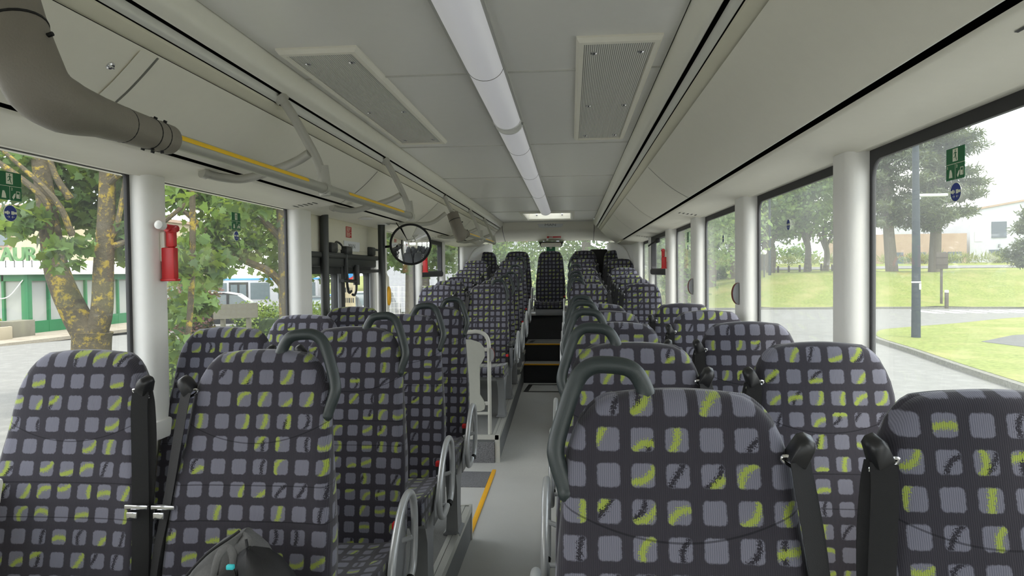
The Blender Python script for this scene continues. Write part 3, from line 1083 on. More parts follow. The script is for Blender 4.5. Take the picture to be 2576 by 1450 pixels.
mb.build('mechanism_beam', 'dark', dr)
am = MB()
am.rbox(.05, .11, .34, .46, 1.735, 1.80, .012)
am.rbox(.05, .11, 1.20, 1.31, 1.735, 1.80, .012)
am.tube(crom([(.08, .45, 1.785), (.08, .50, 1.808), (.08, .57, 1.80), (.08, .63, 1.775)], 4), .008, 8)
am.tube(crom([(.08, 1.3, 1.775), (.08, 1.38, 1.785), (.08, 1.46, 1.785)], 3), .008, 8)
am.rbox(.05, .12, .60, .72, 1.73, 1.785, .012)
am.rbox(.05, .10, .30, .78, 1.725, 1.738, .004)
am.tube([(.09, .65, 1.74), (.09, .655, 1.60), (.09, .67, 1.555)], .016, 10)
am.tube([(.09, .58, 1.555), (.09, .88, 1.545)], .012, 10)
am.tube(crom([(.09, .67, 1.56), (.09, .69, 1.50), (.09, .72, 1.47), (.09, .76, 1.48)], 4), .009, 8)
am.tube([(.09, .88, 1.66), (.09, .88, 1.52)], .024, 12)
am.tube(crom([(.09, .88, 1.53), (.09, .87, 1.48), (.09, .83, 1.45), (.09, .79, 1.455)], 4), .009, 8)
am.tube([(.09, .92, 1.612), (.09, 1.44, 1.62)], .012, 10)
am.v = [(x - .035, y, z) for x, y, z in am.v]
am.build('door_arm', 'dark', dr)
for y in (-.0, 1.44):
    MB().rbox(-.03, .035, y - .03, y + .03, -.1, 1.95, .02).build('door_post', 'pillar', dr)

t = thing('warning_sticker', 'red sticker with lines of white print above the door', 'sticker', (-1.2025, 4.58, 1.886), None, ((0, 1, 0), (0, 0, 1)))
MB().box(-.058, .058, -.037, .037, 0, .001).build('sheet', 'redsign', t)
lm = MB()
random.seed(4)
for k, yy in enumerate((.034, .022, .010, -.010, -.022, -.034)):
    x = -.036
    lim = (.03, .02, .0, .02, .034, .012)[k]
    while x < lim:
        w_ = random.uniform(.004, .012)
        lm.add([(x, yy - .003, .0013), (x + w_, yy - .003, .0013), (x + w_, yy + .003, .0013), (x, yy + .003, .0013)], [(0, 1, 2, 3)])
        x += w_ + .003
lm.add([(-.045, -.0005, .0013), (.045, -.0005, .0013), (.045, .001, .0013), (-.045, .001, .0013)], [(0, 1, 2, 3)])
lm.v = [(x * 1.28, y * .82, z) for x, y, z in lm.v]
lm.build('print', 'cream', t)
t = thing('maker_plate', 'silver plate with three letters above the door beam', 'sign', (-1.2035, 4.64, 1.79), None, ((0, 1, 0), (0, 0, 1)))
MB().prism([(-.17, .034), (.17, .034), (.17, -.012), (.15, -.034), (-.15, -.034), (-.17, -.012)], lambda a, b_, d: (a, b_, d), 0, .005).build('plate', 'platesilver', t)
text('MAN', .045, 'plategrey', t, (-.01, 0, .0055), 'lettering', .0004, 0, 1.5)

for px_, y, lab in ((-1.180, 4.05, 'dark vertical grab pole before the door'), (-1.105, 5.05, 'dark vertical grab pole after the door beside the round mirror')):
    t = thing('grab_pole', lab, 'pole', (px_, y, 0), 'dark poles at the door')
    MB().tube([(0, 0, 0), (0, 0, 1.972)], .0265, 16).build('pole', 'darkpole', t)
    MB().lathe([(.055, 1.966), (.055, 1.974), (.03, 1.974)], seg=20).build('ceiling_flange', 'white', t)
t = thing('ceiling_handle_cover', 'white oval cap on the rail above the door', 'cap', (-1.06, 4.50, 1.974))
MB().lathe([(.05, .002), (.048, -.006), (.03, -.010), (.002, -.011)], seg=20).build('cap', 'white', t)
t = thing('yellow_button', 'yellow oval door button on pale post behind the door', 'button', (-1.150, 5.30, 1.42), None, ((0, 1, 0), (0, 0, 1)))
pl = MB().prism([(-.03, .18), (.035, .15), (.045, .05), (.03, -.1), (-.005, -.2), (-.03, -.2)], lambda a, b_, d: (a, b_, d), 0, .02)
pl.build('backplate', 'panel', t)
MB().lathe([(.05, 0), (.05, .034), (.04, .04), (.002, .042)], seg=20).build('button', 'yellow2', t)
t.children[1].scale = (.55, 1.5, 1)

# round mirror ------------------------------------------------------------
mp = Vector((-.875, 5.02, 1.815))
dirn = (CAM - mp).normalized()
dirn = (dirn + Vector((-.10, 0, 0))).normalized()
xa = Vector((0, 0, 1)).cross(dirn).normalized()
t = thing('round_mirror', 'round convex mirror in a black rim beside the door pole', 'mirror', mp, None, (xa, dirn.cross(xa)))
Rm, rs = .45, .146
cap = [(rs * k / 10, Rm * (math.cos(math.asin(rs * k / 10 / Rm)) - math.cos(math.asin(rs / Rm)))) for k in range(10, -1, -1)]
cap[-1] = (.0005, cap[-1][1])
g = G('mirror_silver')
M['mirror'] = g.done(g.bsdf((.93, .94, .93), .01, 1.0))
MB().lathe(cap, seg=48).build('mirror_glass', 'mirror', t)
MB().tube([(rs * 1.02 * math.cos(2 * PI * k / 48), rs * 1.02 * math.sin(2 * PI * k / 48), 0) for k in range(49)], .0085, 10).build('rim', 'black', t)
MB().lathe([(rs, -.002), (rs * .9, -.03), (rs * .5, -.05), (.001, -.055)], seg=32).build('back_shell', 'black', t)
inv = t.matrix_basis
bpy.context.view_layer.update()
mi = t.matrix_world.inverted()
MB().tube([mi @ Vector((-1.09, 5.07, 1.80)), mi @ Vector((-1.0, 5.08, 1.81)), mi @ Vector((-.9, 5.065, 1.82))], .009, 8).tube([mi @ Vector((-.985, 5.03, 1.98)), mi @ Vector((-.90, 5.06, 1.83))], .004, 6).build('mirror_arm', 'black', t)

# ------------------------------------------------------------------ overhead hand rails on the door side
XR, ZR = -.592, 1.918


def handrail(label, y0, y1, brks, strips, sleeve_y):
    t = thing('overhead_handrail', label, 'handrail', (0, 0, 0), 'overhead handrails')
    z = lambda y: ZR + .006 * (y - 2.5)
    MB().tube([(XR, y0, z(y0)), (XR, y1, z(y1)), (XR, y1 + .012, z(y1))], [.0185, .0185, .012], 18).build('rail', 'rail', t)
    for a, c in strips:
        sm = MB()
        ring = []
        for y in (a, a + .01, c - .01, c):
            hw = .14 if y in (a, c) else .33
            ring.append([(XR + .0196 * math.cos(R(20) + q), y, z(y) + .0196 * math.sin(R(20) + q)) for q in [(-hw + 2 * hw * k / 6) for k in range(7)]])
        n = 7
        sm.add([p for r_ in ring for p in r_], [(i * n + k, i * n + k + 1, (i + 1) * n + k + 1, (i + 1) * n + k) for i in range(3) for k in range(6)])
        part_label(sm.build('warning_strip', 'yellow', t), 'yellow strip along the rail')
    for yb, arm in brks:
        zt = z(yb)
        MB().tube(crom([(-.697, yb - .14, 2.226), (-.672, yb - .115, 2.18), (-.640, yb - .07, 2.10), (-.612, yb - .025, 2.02), (XR, yb, zt + .02)], 5), .0165, 14).build('bracket', 'rail', t)
        MB().tube([(-.702, yb - .145, 2.234), (-.690, yb - .132, 2.212)], .024, 14).build('bracket_foot', 'rail', t)
        MB().tube([(XR - .006, yb - .008, zt + .085), (XR - .002, yb - .002, zt + .02), (XR, yb, zt - .026)], [.021, .023, .02], 14).tube([(XR, yb - .03, zt), (XR, yb + .03, zt)], .0225, 16).build('clamp', 'rail', t)
        if arm:
            MB().tube(crom([(-1.012, yb - .10, 1.972), (-.98, yb - .02, 1.966), (-.92, yb + .035, 1.968), (-.80, yb + .03, 1.998), (-.70, yb - .01, 2.02), (-.630, yb - .045, 2.045)], 5), .0165, 14).tube([(-1.014, yb - .104, 1.974), (-1.006, yb - .086, 1.970)], .020, 14).build('wall_arm', 'rail', t)
    if sleeve_y is not None:
        y = sleeve_y
        zt = z(y)
        path = crom([(-.648, y - .030, 2.088), (-.628, y - .036, 2.030), (-.606, y - .040, 1.972), (-.593, y - .030, 1.925), (-.588, y + .02, 1.908), (XR, y + .11, zt), (XR, y + .20, zt), (XR, y + .30, zt), (XR, y + .345, zt)], 4) + [Vector((XR, y + .35, zt))]
        rk = [.047, .048, .050, .053, .050, .040, .036, .034, .0335]
        rr_ = [rk[min(8, k // 4)] * (1 - (k % 4) / 4) + rk[min(8, k // 4 + 1)] * (k % 4) / 4 for k in range(len(path) - 1)] + [.020]
        MB().tube(crom([(-.697, y - .11, 2.226), (-.685, y - .085, 2.18), (-.665, y - .055, 2.13), (-.648, y - .035, 2.09)], 4), .0165, 14).build('bracket', 'rail', t)
        MB().tube(path, rr_, 26).build('rubber_sleeve', 'rubber', t)
        for yy, q in ((y + .185, .0375), (y + .27, .0362), (y + .305, .0352)):
            MB().tube([(XR, yy - .0012, zt), (XR, yy + .0012, zt)], q - .0005, 24).build('sleeve_joint', 'black', t)
        MB().tube([(-.6290, y - .0357, 2.033), (-.6275, y - .0362, 2.029)], .0496, 24).build('sleeve_joint', 'black', t)
        for yy in (y + .27, y + .305):
            for a in (60, 250, 285):
                MB().tube([(XR + .034 * math.cos(R(a)), yy, zt + .034 * math.sin(R(a))), (XR + .039 * math.cos(R(a)), yy, zt + .039 * math.sin(R(a)))], .004, 8).build('screw', 'black', t)
        MB().tube([(-.620 + .045, y - .038, 2.012), (-.620 + .06, y - .038, 2.016)], .004, 8).build('screw', 'black', t)
    return t


handrail('overhead handrail with yellow strips and grey rubber elbow close to the camera', 1.25, 3.87, [(2.48, True), (3.83, True)], [(1.45, 2.28), (2.70, 3.62)], 1.14)
hr2 = handrail('shorter overhead handrail with grey rubber elbow near the rear', 5.62, 8.15, [(6.95, True), (8.10, True)], [(5.95, 6.7), (7.15, 7.9)], 5.58)
MB().tube(crom([(-1.055, 5.05, 1.99), (-.95, 5.25, 1.985), (-.80, 5.40, 2.0), (-.685, 5.45, 2.08)], 5), .0165, 14).build('wall_arm', 'rail', hr2)
MB().tube([(-1.066, 5.03, 1.992), (-1.05, 5.06, 1.989)], .026, 14).build('wall_flange', 'rail', hr2)

# ------------------------------------------------------------------ seats
ST = 1.195                                   # seat top above its platform


def bw(s):
    if s < .15:
        t = s / .15
        return .088 + .096 * math.sqrt(max(0, 1 - (1 - t) ** 2))
    return .184 + .031 * min(1, (s - .15) / .33)


ROWS = [0, .005, .013, .025, .042, .065, .095, .13, .165, .205, .25, .31, .38, .45, .53, .61, .69, .76]
US = [-1, -.97, -.92, -.84, -.70, -.5, -.25, 0, .25, .5, .70, .84, .92, .97, 1]


def yfront(s):
    return -.195 * s - .012 * math.sin(PI * min(1, s / .76))


def backrest_mesh():
    mb = MB()
    r = .024
    front, back, fuv, buv = [], [], [], []
    for s in ROWS:
        w = bw(s)
        row, uvr, rb = [], [], []
        for u in US:
            x = u * w
            z = ST - s + (.006 * (1 - u * u) if s < .02 else 0) * (1 - s / .02 if s < .02 else 0)
            e = min(s, w - abs(x))
            # distance to the outline near the rounded shoulder
            if s < .15:
                e = min(e, (w - abs(x)) * .9)
            rec = r - math.sqrt(max(0, r * r - max(0, r - e) ** 2)) if e < r else 0
            bol = -.016 * abs(u) ** 4 * min(1, max(0, (s - .2) / .15)) - .006 * (1 - u * u) * max(0, 1 - s / .25)
            row.append((x, yfront(s) + bol + rec, z))
            uvr.append((x, s))
            th = .052 + .03 * min(1, s / .35)
            rb.append((x * .985, yfront(s) + th - .01 * abs(u) ** 3, z - (.006 if s == 0 else 0)))
        front.append(row)
        fuv.append(uvr)
        back.append(rb)
    nr, nc = len(ROWS), len(US)
    fl = [p for r_ in front for p in r_]
    fs = [(i * nc + k, i * nc + k + 1, (i + 1) * nc + k + 1, (i + 1) * nc + k) for i in range(nr - 1) for k in range(nc - 1)]
    mb.add(fl, fs, [q for r_ in fuv for q in r_])
    # border from the front outline to the back outline
    idx = [(i, 0) for i in range(nr - 1, -1, -1)] + [(0, k) for k in range(1, nc)] + [(i, nc - 1) for i in range(1, nr)]
    vs, uv = [], []
    for i, k in idx:
        a, c = Vector(front[i][k]), Vector(back[i][k])
        bl = c - a
        for t in (0, .35, .8, 1):
            p = a + bl * t
            out = .004 * math.sin(PI * t)
            sx = (1 if k > nc / 2 else -1)
            p = p + Vector((sx * out if 0 < i else 0, 0, out if i < 5 else 0))
            vs.append(p)
            dep = bl.length * t
            uv.append((p.x + sx * dep, ROWS[i]) if i > 3 else (p.x, ROWS[i] - dep))
    n4 = 4
    fs = [(j * n4 + q, j * n4 + q + 1, (j + 1) * n4 + q + 1, (j + 1) * n4 + q) for j in range(len(idx) - 1) for q in range(n4 - 1)]
    mb.add(vs, fs, uv)
    return mb, back


def shell_mesh(back):
    nr, nc = len(ROWS), len(US)
    mb = MB()
    lay = []
    for d in (0, .012):
        for i, r_ in enumerate(back):
            for k, (x, y, z) in enumerate(r_):
                lay.append((x * (1 if d == 0 else .97), y + d + (.006 * (1 - US[k] ** 2) if d else 0), z - (.004 if d and i == 0 else 0)))
    N_ = nr * nc
    fs = []
    for b0, rev in ((0, False), (N_, True)):
        for i in range(nr - 1):
            for k in range(nc - 1):
                f = (b0 + i * nc + k, b0 + i * nc + k + 1, b0 + (i + 1) * nc + k + 1, b0 + (i + 1) * nc + k)
                fs.append(f[::-1] if rev else f)
    idx = [i * nc for i in range(nr - 1, -1, -1)] + list(range(1, nc)) + [i * nc + nc - 1 for i in range(1, nr)]
    fs += [(idx[j], idx[j + 1], N_ + idx[j + 1], N_ + idx[j]) for j in range(len(idx) - 1)]
    mb.add(lay, fs)
    return mb


def cushion_mesh():
    rot = Matrix.Translation((0, -.34, .43)) @ Matrix.Rotation(R(-2.5), 4, 'X')
    mb = MB()
    n = 9
    xs = [-.212, -.208, -.19, -.12, 0, .12, .19, .208, .212]
    prof = [(.235, -.052), (.235, .03), (.22, .05), (.1, .052), (-.08, .052), (-.18, .056), (-.215, .05), (-.232, .03), (-.238, -.01), (-.225, -.05), (-.20, -.056)]
    rings = []
    for x in xs:
        k = 1 - .03 * max(0, (abs(x) - .19) / .022) - (.05 if abs(x) > .21 else 0)
        dip = -.020 * (1 - (x / .212) ** 4) * min(1, max(.3, (.25 - 0) / .25))
        rings.append([tuple(rot @ Vector((x, a * k, c * k + (dip if c > 0 else 0)))) for a, c in prof])
    mb.loft(rings)
    return mb


def cush_uv(v, n):
    if abs(n[0]) > .6:
        return (v[1], v[2] + 3)
    if n[2] > .5:
        return (v[0], -v[1] + 5)
    return (v[0], 6 - v[2])


BACK, _bk = backrest_mesh()
SHELL = shell_mesh(_bk)
CUSH = cushion_mesh()


def handle_parts(t, s):
    """grab handle at the aisle-side shoulder; s = +1 when the aisle is towards +x"""
    z = lambda d: ST - d
    pts = [(.040, .022), (.052, -.015), (.072, -.040), (.110, -.047), (.140, -.043), (.163, -.018), (.186, .045), (.197, .085), (.196, .108), (.184, .145), (.176, .170)]
    path = crom([(s * x, .022 + yfront(max(0, d)), z(d)) for x, d in pts], 5)
    n = len(path)
    rs = [.0165] * n
    rs[0:3] = [.022, .020, .018]
    rs[-4:] = [.017, .018, .016, .012]
    MB().tube(path, rs, 14, True, .9, (0, 1, 0)).build('grab_handle', 'handle', t)


def belt_parts(t, s):
    """seat belt at the shoulder away from the aisle; s = side"""
    m = MB()
    rot = Matrix.Translation((s * .183, -.020, ST - .098)) @ Matrix.Rotation(R(s * 24), 4, 'Y') @ Matrix.Rotation(R(14), 4, 'X') @ Matrix.Scale(.74, 4)
    gd = [(-.022, .0), (-.019, .048), (-.008, .058), (.010, .058), (.019, .045), (.022, 0)]
    vs = [rot @ Vector((x, y, z)) for y, k in ((-.028, .8), (-.018, 1), (.018, 1), (.03, .8)) for x, z in [(a * k, c * k) for a, c in gd]]
    m.loft([vs[i * 6:(i + 1) * 6] for i in range(4)])
    bg_ = m.build('belt_guide', 'beltplastic', t, 62)
    rg = MB().tube([rot @ Vector((.031 * math.cos(a), -.012, -.004 + .010 * math.sin(a))) for a in [2 * PI * k / 20 for k in range(21)]], .0035, 8)
    rg.build('belt_ring', 'chrome', bg_)
    for name, w0, o, pts in (('belt_strap', .038, 0, [(.186, .098, -.036), (.189, .14, -.048), (.200, .24, -.065), (.212, .36, -.085), (.228, .50, -.115), (.232, .62, -.135), (.234, .72, -.15)]),
                             ('belt_strap', .026, 1, [(.193, .098, -.022), (.202, .14, -.028), (.214, .24, -.045), (.221, .40, -.075), (.228, .60, -.11), (.234, .72, -.13)])):
        sm = MB()
        rings = []
        for x, d, y in crom(pts, 4):
            tw = .35 + .5 * d * (1 - o)
            wx, wy = w0 / 2 * math.cos(tw), w0 / 2 * math.sin(tw)
            xx, yy, zz = s * x, y + (.004 if o else 0), ST - d
            rings.append([(xx - wx, yy - s * wy - .001, zz), (xx + wx, yy + s * wy - .001, zz), (xx + wx, yy + s * wy + .001, zz), (xx - wx, yy - s * wy + .001, zz)])
        sm.loft(rings)
        sm.build(name, 'belt', t)
    tg = MB()
    z = ST - .375
    tg.rbox(s * .213 - .031, s * .213 + .031, -.108, -.098, z - .006, z + .006, .003)
    tg.rbox(s * .213 - .02, s * .213 + .008, -.116, -.110, z - .026, z - .010, .002)
    tg.build('belt_tongue', 'chrome', t)


def buckle(t, s):
    bk_ = MB().rbox(s * .205 - .012, s * .205 + .012, -.205, -.175, .47, .545, .006).build('belt_buckle', 'beltplastic', t)
    part_label(MB().rbox(s * .205 - .0125, s * .205 + .0125, -.208, -.178, .525, .548, .004).build('buckle_button', 'red', bk_), 'red buckle release')


def loop_parts(t, s):
    x = s * .262
    pts = [(-.30, .385), (-.36, .372), (-.44, .385), (-.475, .44), (-.46, .52), (-.40, .60), (-.32, .655), (-.24, .665), (-.185, .63), (-.165, .56), (-.175, .46), (-.20, .40), (-.235, .38)]
    path = crom([(x, a, c) for a, c in pts], 5)
    al_ = MB().tube(path, .0125, 14).build('armrest_loop', 'tube', t)
    MB().tube([path[-1], path[-1] + (path[-1] - path[-2]).normalized() * .02], [.0132, .011], 12).build('loop_cap', 'black', al_)
    MB().tube([(x, -.20, .50), (s * .20, -.21, .48)], .009, 10).build('loop_stay', 'tube', al_)
    MB().tube([(x, -.30, .385), (s * .19, -.30, .385)], .009, 10).build('loop_stay', 'tube', al_)
    pl_ = MB().prism([(-.16, .34), (-.42, .34), (-.40, .42), (-.25, .56), (-.16, .58)], lambda a, c, d: (d, a, c), s * .224, s * .229)
    pl_.build('side_plate', 'leg', t)


def leg_part(t, s, dz=.0):
    lm = MB()
    xm = s * .165
    rings = []
    for z, y0, y1, hw in ((-.0 - dz, -.42, -.26, .045), (.012, -.42, -.26, .045), (.02, -.405, -.275, .032), (.12, -.395, -.285, .028), (.26, -.405, -.275, .03), (.34, -.46, -.19, .034), (.372, -.50, -.13, .036)):
        rings.append([(xm - hw, y0, z), (xm + hw, y0, z), (xm + hw, y1, z), (xm - hw, y1, z)])
    lm.loft(rings)
    lm.build('leg', 'leg', t)


def frame_part(t, x0, x1):
    for y in (-.46, -.18):
        MB().rbox(x0, x1, y - .016, y + .016, .345, .378, .004).build('seat_frame', 'leg', t)


def make_seat(kind, s, label):
    """kind: aisle / window / bench. s: towards the aisle (+1 or -1)"""
    t = thing('bus_seat', label, 'seat', (0, 0, 0))
    BACK.build('backrest', 'fabric', t, 50)
    SHELL.build('back_shell', 'shell', t)
    CUSH.build('cushion', 'fabric', t, 50, None, cush_uv)
    if kind in ('aisle', 'aisle_arm'):
        handle_parts(t, s)
        belt_parts(t, -s)
        buckle(t, s)
        if kind == 'aisle':
            loop_parts(t, s)
        else:
            ap = MB().rbox(*sorted((s * .222, s * .278)), -.42, -.10, .63, .672, .02, 3).build('arm_pad', 'dark', t)
            MB().rbox(*sorted((s * .226, s * .25)), -.20, -.09, .42, .64, .01).build('arm_support', 'shell', ap)
        leg_part(t, s)
        frame_part(t, -.21, .21)
    elif kind == 'window':
        belt_parts(t, s)
        buckle(t, -s * .98)
        frame_part(t, -.225 if s > 0 else -.21, .225 if s < 0 else .21)
    else:
        buckle(t, s)
        fm = MB().rbox(-.20, .20, -.55, -.15, .29, .375, .006)
        fm.build('seat_frame', 'leg', t)
        if kind == 'bench_loop':
            loop_parts(t, s)
    return t


ORD = ['first', 'second', 'third', 'fourth', 'fifth', 'sixth', 'seventh', 'eighth', 'ninth', 'tenth']
rows = {-1: [(1.71, .2), (2.46, .2), (3.21, .2), (3.96, .2), (6.55, .278), (7.24, .315), (7.93, .350), (8.62, .44), (9.31, .563)],
        1: [(1.13, .2), (1.88, .2), (2.63, .2), (3.38, .2), (4.13, .2), (6.52, .278), (7.24, .315), (7.93, .350), (8.62, .44), (9.31, .563)]}
proto = {}
for side in (-1, 1):
    for i, (y, z) in enumerate(rows[side]):
        for kind in ('aisle', 'window'):
            lab = 'patterned %s seat%s, %s row from the camera, %s' % (kind, ' with grab handle' if kind == 'aisle' else '', ORD[i], sd(side))
            loc = (side * (.489 if kind == 'aisle' else .985), y, z)
            kd = 'aisle_arm' if (kind, side, i) == ('aisle', -1, 4) else kind
            if kd == 'aisle_arm':
                lab = 'patterned aisle seat with grab handle and folding armrest just behind the partition'
            key = (kd, side)
            if key not in proto:
                proto[key] = make_seat(kd, -side, lab)
                proto[key].location = loc
                proto[key]['group'] = 'bus seats in rows'
            else:
                dup(proto[key], loc, lab, 'bus seats in rows')
bench = None
for x, kind, lab in ((-.955, 'bench', 'rear bench seat in the corner on the door side'), (-.466, 'bench', 'rear bench seat between the door side corner seat and the middle seat'),
                     (.023, 'bench_loop', 'high middle seat of the rear bench facing down the aisle'), (.512, 'bench', 'rear bench seat between the middle seat and the lawn side corner seat'),
                     (.985, 'bench', 'rear bench seat in the corner on the lawn side')):
    if kind == 'bench' and bench:
        dup(bench, (x, 10.03, .702), lab, 'bus seats in rows')
    else:
        o = make_seat(kind, 1, lab)
        o.location = (x, 10.03, .702)
        o['group'] = 'bus seats in rows'
        if kind == 'bench':
            bench = o
        else:
            loop_parts(o, -1)

# partition behind the fourth row -----------------------------------------
t = thing('partition', 'pale grey panel with tube frame between the door and the seats behind it', 'partition', (0, 5.62, 0))
zt = rz(5.62)
MB().tube(crom([(-.54, 0, 1.10), (-.46, 0, 1.105), (-.40, 0, 1.08), (-.372, 0, 1.03), (-.366, 0, .95), (-.366, 0, .80)], 5) + [Vector((-.366, 0, zt))], .0165, 14).tube([(-.366, 0, .42), (-.56, 0, .42)], .014, 12).tube([(-1.0, 0, 1.10), (-.54, 0, 1.10)], .0165, 14).build('frame_tube', 'railpale', t)
pp = [(-1.14, .40), (-1.14, 1.04), (-.52, 1.04), (-.44, 1.015), (-.405, .97), (-.40, .90), (-.42, .86), (-.445, .82), (-.445, .58), (-.42, .54), (-.40, .50), (-.41, .455), (-.44, .44)]
MB().prism(pp, lambda a, c, d: (a, d, c), -.012, .002).build('panel', 'partgrey', t)
MB().rbox(-.41, -.37, -.012, .012, .94, .97, .004).rbox(-.41, -.37, -.012, .012, .49, .52, .004).tube([(-1.12, 0, 1.1), (-1.12, 0, zt)], .0165, 12).tube([(-1.12, 0, 1.1), (-1.0, 0, 1.1)], .0165, 12).build('clamp', 'railpale', t)
stop_button('half round stop button with red edge on the tube frame behind the door', (-.349, 5.60, .915), ((1, 0, 0), (0, 0, 1)))

# grey bag on the first seat ------------------------------------------------
t = thing('backpack', 'grey cloth backpack with black straps and teal tabs on the first door side seat', 'bag', (-.455, 1.462, .70))
t.scale = (1.0, 1.0, 1.09)
bm_ = MB()
rings = []
for z, cx, wx, wy, oy in ((0, 0, .115, .085, 0), (.05, 0, .125, .095, 0), (.13, 0, .122, .098, 0), (.19, .002, .105, .09, .01), (.225, .006, .085, .08, .015), (.255, .012, .058, .06, .02), (.275, .018, .03, .04, .025), (.282, .02, .006, .01, .025)):
    rings.append([(cx + wx * math.copysign(abs(math.cos(a)) ** .8, math.cos(a)) + .004 * math.sin(5 * a + z * 40), oy + wy * math.copysign(abs(math.sin(a)) ** .8, math.sin(a)), z + .006 * math.sin(3 * a + z * 9)) for a in [2 * PI * k / 28 for k in range(28)]])
bm_.loft(rings)
bm_.build('bag_body', 'bagcloth', t, 60)
fl = MB()
rings = []
for z, cx, wx, wy in ((.06, .105, .06, .05), (.16, .112, .070, .06), (.22, .108, .062, .055), (.252, .098, .050, .045), (.272, .085, .032, .03), (.280, .075, .006, .008)):
    rings.append([(cx + wx * math.cos(a) + .004 * math.sin(4 * a + z * 60), -.055 + wy * math.sin(a), z + .005 * math.sin(3 * a)) for a in [2 * PI * k / 20 for k in range(20)]])
fl.loft(rings)
fl.build('front_pocket', 'bagblack', t, 60)
MB().tube(crom([(-.105, -.055, .165), (-.075, -.06, .215), (-.03, -.045, .262), (.012, -.02, .288), (.03, -.01, .300)], 5), .003, 8).build('zip', 'bagblack', t)
MB().tube(crom([(.0, -.075, .215), (.012, -.07, .268), (.026, -.055, .280), (.044, -.065, .262), (.052, -.09, .21)], 5), .009, 10, True, .6).build('carry_loop', 'bagcloth', t)
MB().tube(crom([(-.012, -.105, .17), (.0, -.105, .205), (.03, -.10, .235), (.06, -.09, .245)], 5), .010, 8, True, .4).tube(crom([(.07, -.06, .245), (.062, -.04, .275), (.057, -.035, .292)], 4), .006, 8, True, .5).build('strap', 'bagblack', t)
part_label(MB().rbox(.048, .064, -.108, -.098, .258, .267, .002).build('tab', 'teal', t), 'teal tab')
part_label(MB().rbox(.052, .072, -.122, -.112, .225, .238, .002).build('tab', 'teal', t), 'teal tab')

# ------------------------------------------------------------------ outside: ground
def sheet(name, pts, mat, lab, z=None, kind='structure', thick=.0):
    mb = MB()
    vs = [(p[0], p[1], p[2] if len(p) > 2 else z) for p in pts]
    mb.add(vs, [tuple(range(len(vs)))])
    return tag(mb.build(name, mat), lab, None, None, kind)


GZ = -.6
gm = MB()
xs_ = [-140, -60, -30, -20, -10, -2, 0, 2, 12, 40, 140]
ys_ = [-60, -10, 0, 10, 20, 30, 40, 55, 80, 160, 260]


def gz(x, y):
    z = GZ
    if x < -2:
        z -= max(0, min(35, y - 20)) * .026 * min(1, (-x - 2) / 8)
    return z


gm.add([(x, y, gz(x, y)) for y in ys_ for x in xs_], [(i * 11 + k, i * 11 + k + 1, (i + 1) * 11 + k + 1, (i + 1) * 11 + k) for i in range(10) for k in range(10)])
st(gm.build('ground', 'road', None, 60), 'pale asphalt ground around the bus')


def strip(name, poly, mat, lab, h=.12, cat=None, kind='structure'):
    mb = MB()
    vs = [(x, y, GZ - .05) for x, y in poly] + [(x, y, GZ + h) for x, y in poly]
    n = len(poly)
    mb.add(vs, [tuple(range(n, 2 * n))] + [(k, (k + 1) % n, n + (k + 1) % n, n + k) for k in range(n)])
    return tag(mb.build(name, mat, None, 20), lab, cat, None, kind)


kc = crom([(7.2, 7.0, 0), (7.75, 10.0, 0), (8.13, 12.47, 0), (8.51, 15.36, 0), (8.95, 18.2, 0), (9.34, 21.15, 0), (9.85, 22.6, 0), (10.6, 23.9, 0), (11.9, 24.9, 0), (14.5, 26.6, 0), (19, 29.8, 0), (28, 34, 0)], 4)
strip('kerb_stone', [(p.x, p.y) for p in kc] + [(p.x + .30, p.y - .16) for p in reversed(kc)], 'kerb', 'curved concrete kerb of the grass island', .12)
isl = [(p.x + .14, p.y - .08) for p in kc] + [(30, 20), (24, 4)]
strip('lawn_island', isl, 'grass', 'grass island with kerb beside the bus', .13)
strip('path_island', [(11.6, 19.8), (13.5, 21.6), (17, 23.2), (26, 25.5), (28, 18), (20, 9), (15.5, 11.5), (12.3, 16.5)], 'roadgrey', 'dark asphalt patch inside the grass island', .14)

# mound beyond the road
mm = MB()
nx, ny = 40, 12
X0, X1, Y0m, Y1m = -2, 60, 38.3, 66


def mz(x, y):
    t = min(1, max(0, (y - 38.3) / 8))
    prof = t * t * (3 - 2 * t)
    amp = .4 + 1.45 * min(1, max(0, (x - 6) / 9)) + .1 * math.sin(x * .7) * .5
    back = 0
    return GZ + .10 + amp * prof * (1 - .55 * min(1, back)) + .05 * math.sin(x * 1.3 + y)


mm.add([(X0 + (X1 - X0) * i / nx, Y0m + (Y1m - Y0m) * j / ny - (1.2 if j == 0 else 0) * min(1, max(0, (X0 + (X1 - X0) * i / nx - 18) / 8)), mz(X0 + (X1 - X0) * i / nx, Y0m + (Y1m - Y0m) * j / ny)) for j in range(ny + 1) for i in range(nx + 1)],
       [(j * (nx + 1) + i, j * (nx + 1) + i + 1, (j + 1) * (nx + 1) + i + 1, (j + 1) * (nx + 1) + i) for j in range(ny) for i in range(nx)])
st(mm.build('lawn', 'grass', None, 60), 'wide grass mound beyond the road')
strip('kerb_far', [(-2, 38.05), (18, 38.05), (30, 36.9), (60, 36.6), (60, 37.0), (30, 37.3), (18, 38.4), (-2, 38.4)], 'kerb', 'kerb along the foot of the grass mound', .1)
mk = MB()
for k in range(7):
    x = 17.6 + k * .95
    mk.box(x, x + .5, 34.1, 36.4, GZ + .001, GZ + .012)
tag(mk.build('road_marking', 'white'), 'white crossing stripes on the road before the mound', None, None, 'structure')
fm2 = MB()
fx, fy = (-30, 4, 10, 16, 80), ((58, 1.0), (61, 1.45), (66, 1.9), (80, 2.2), (150, 2.8), (260, 3.2))
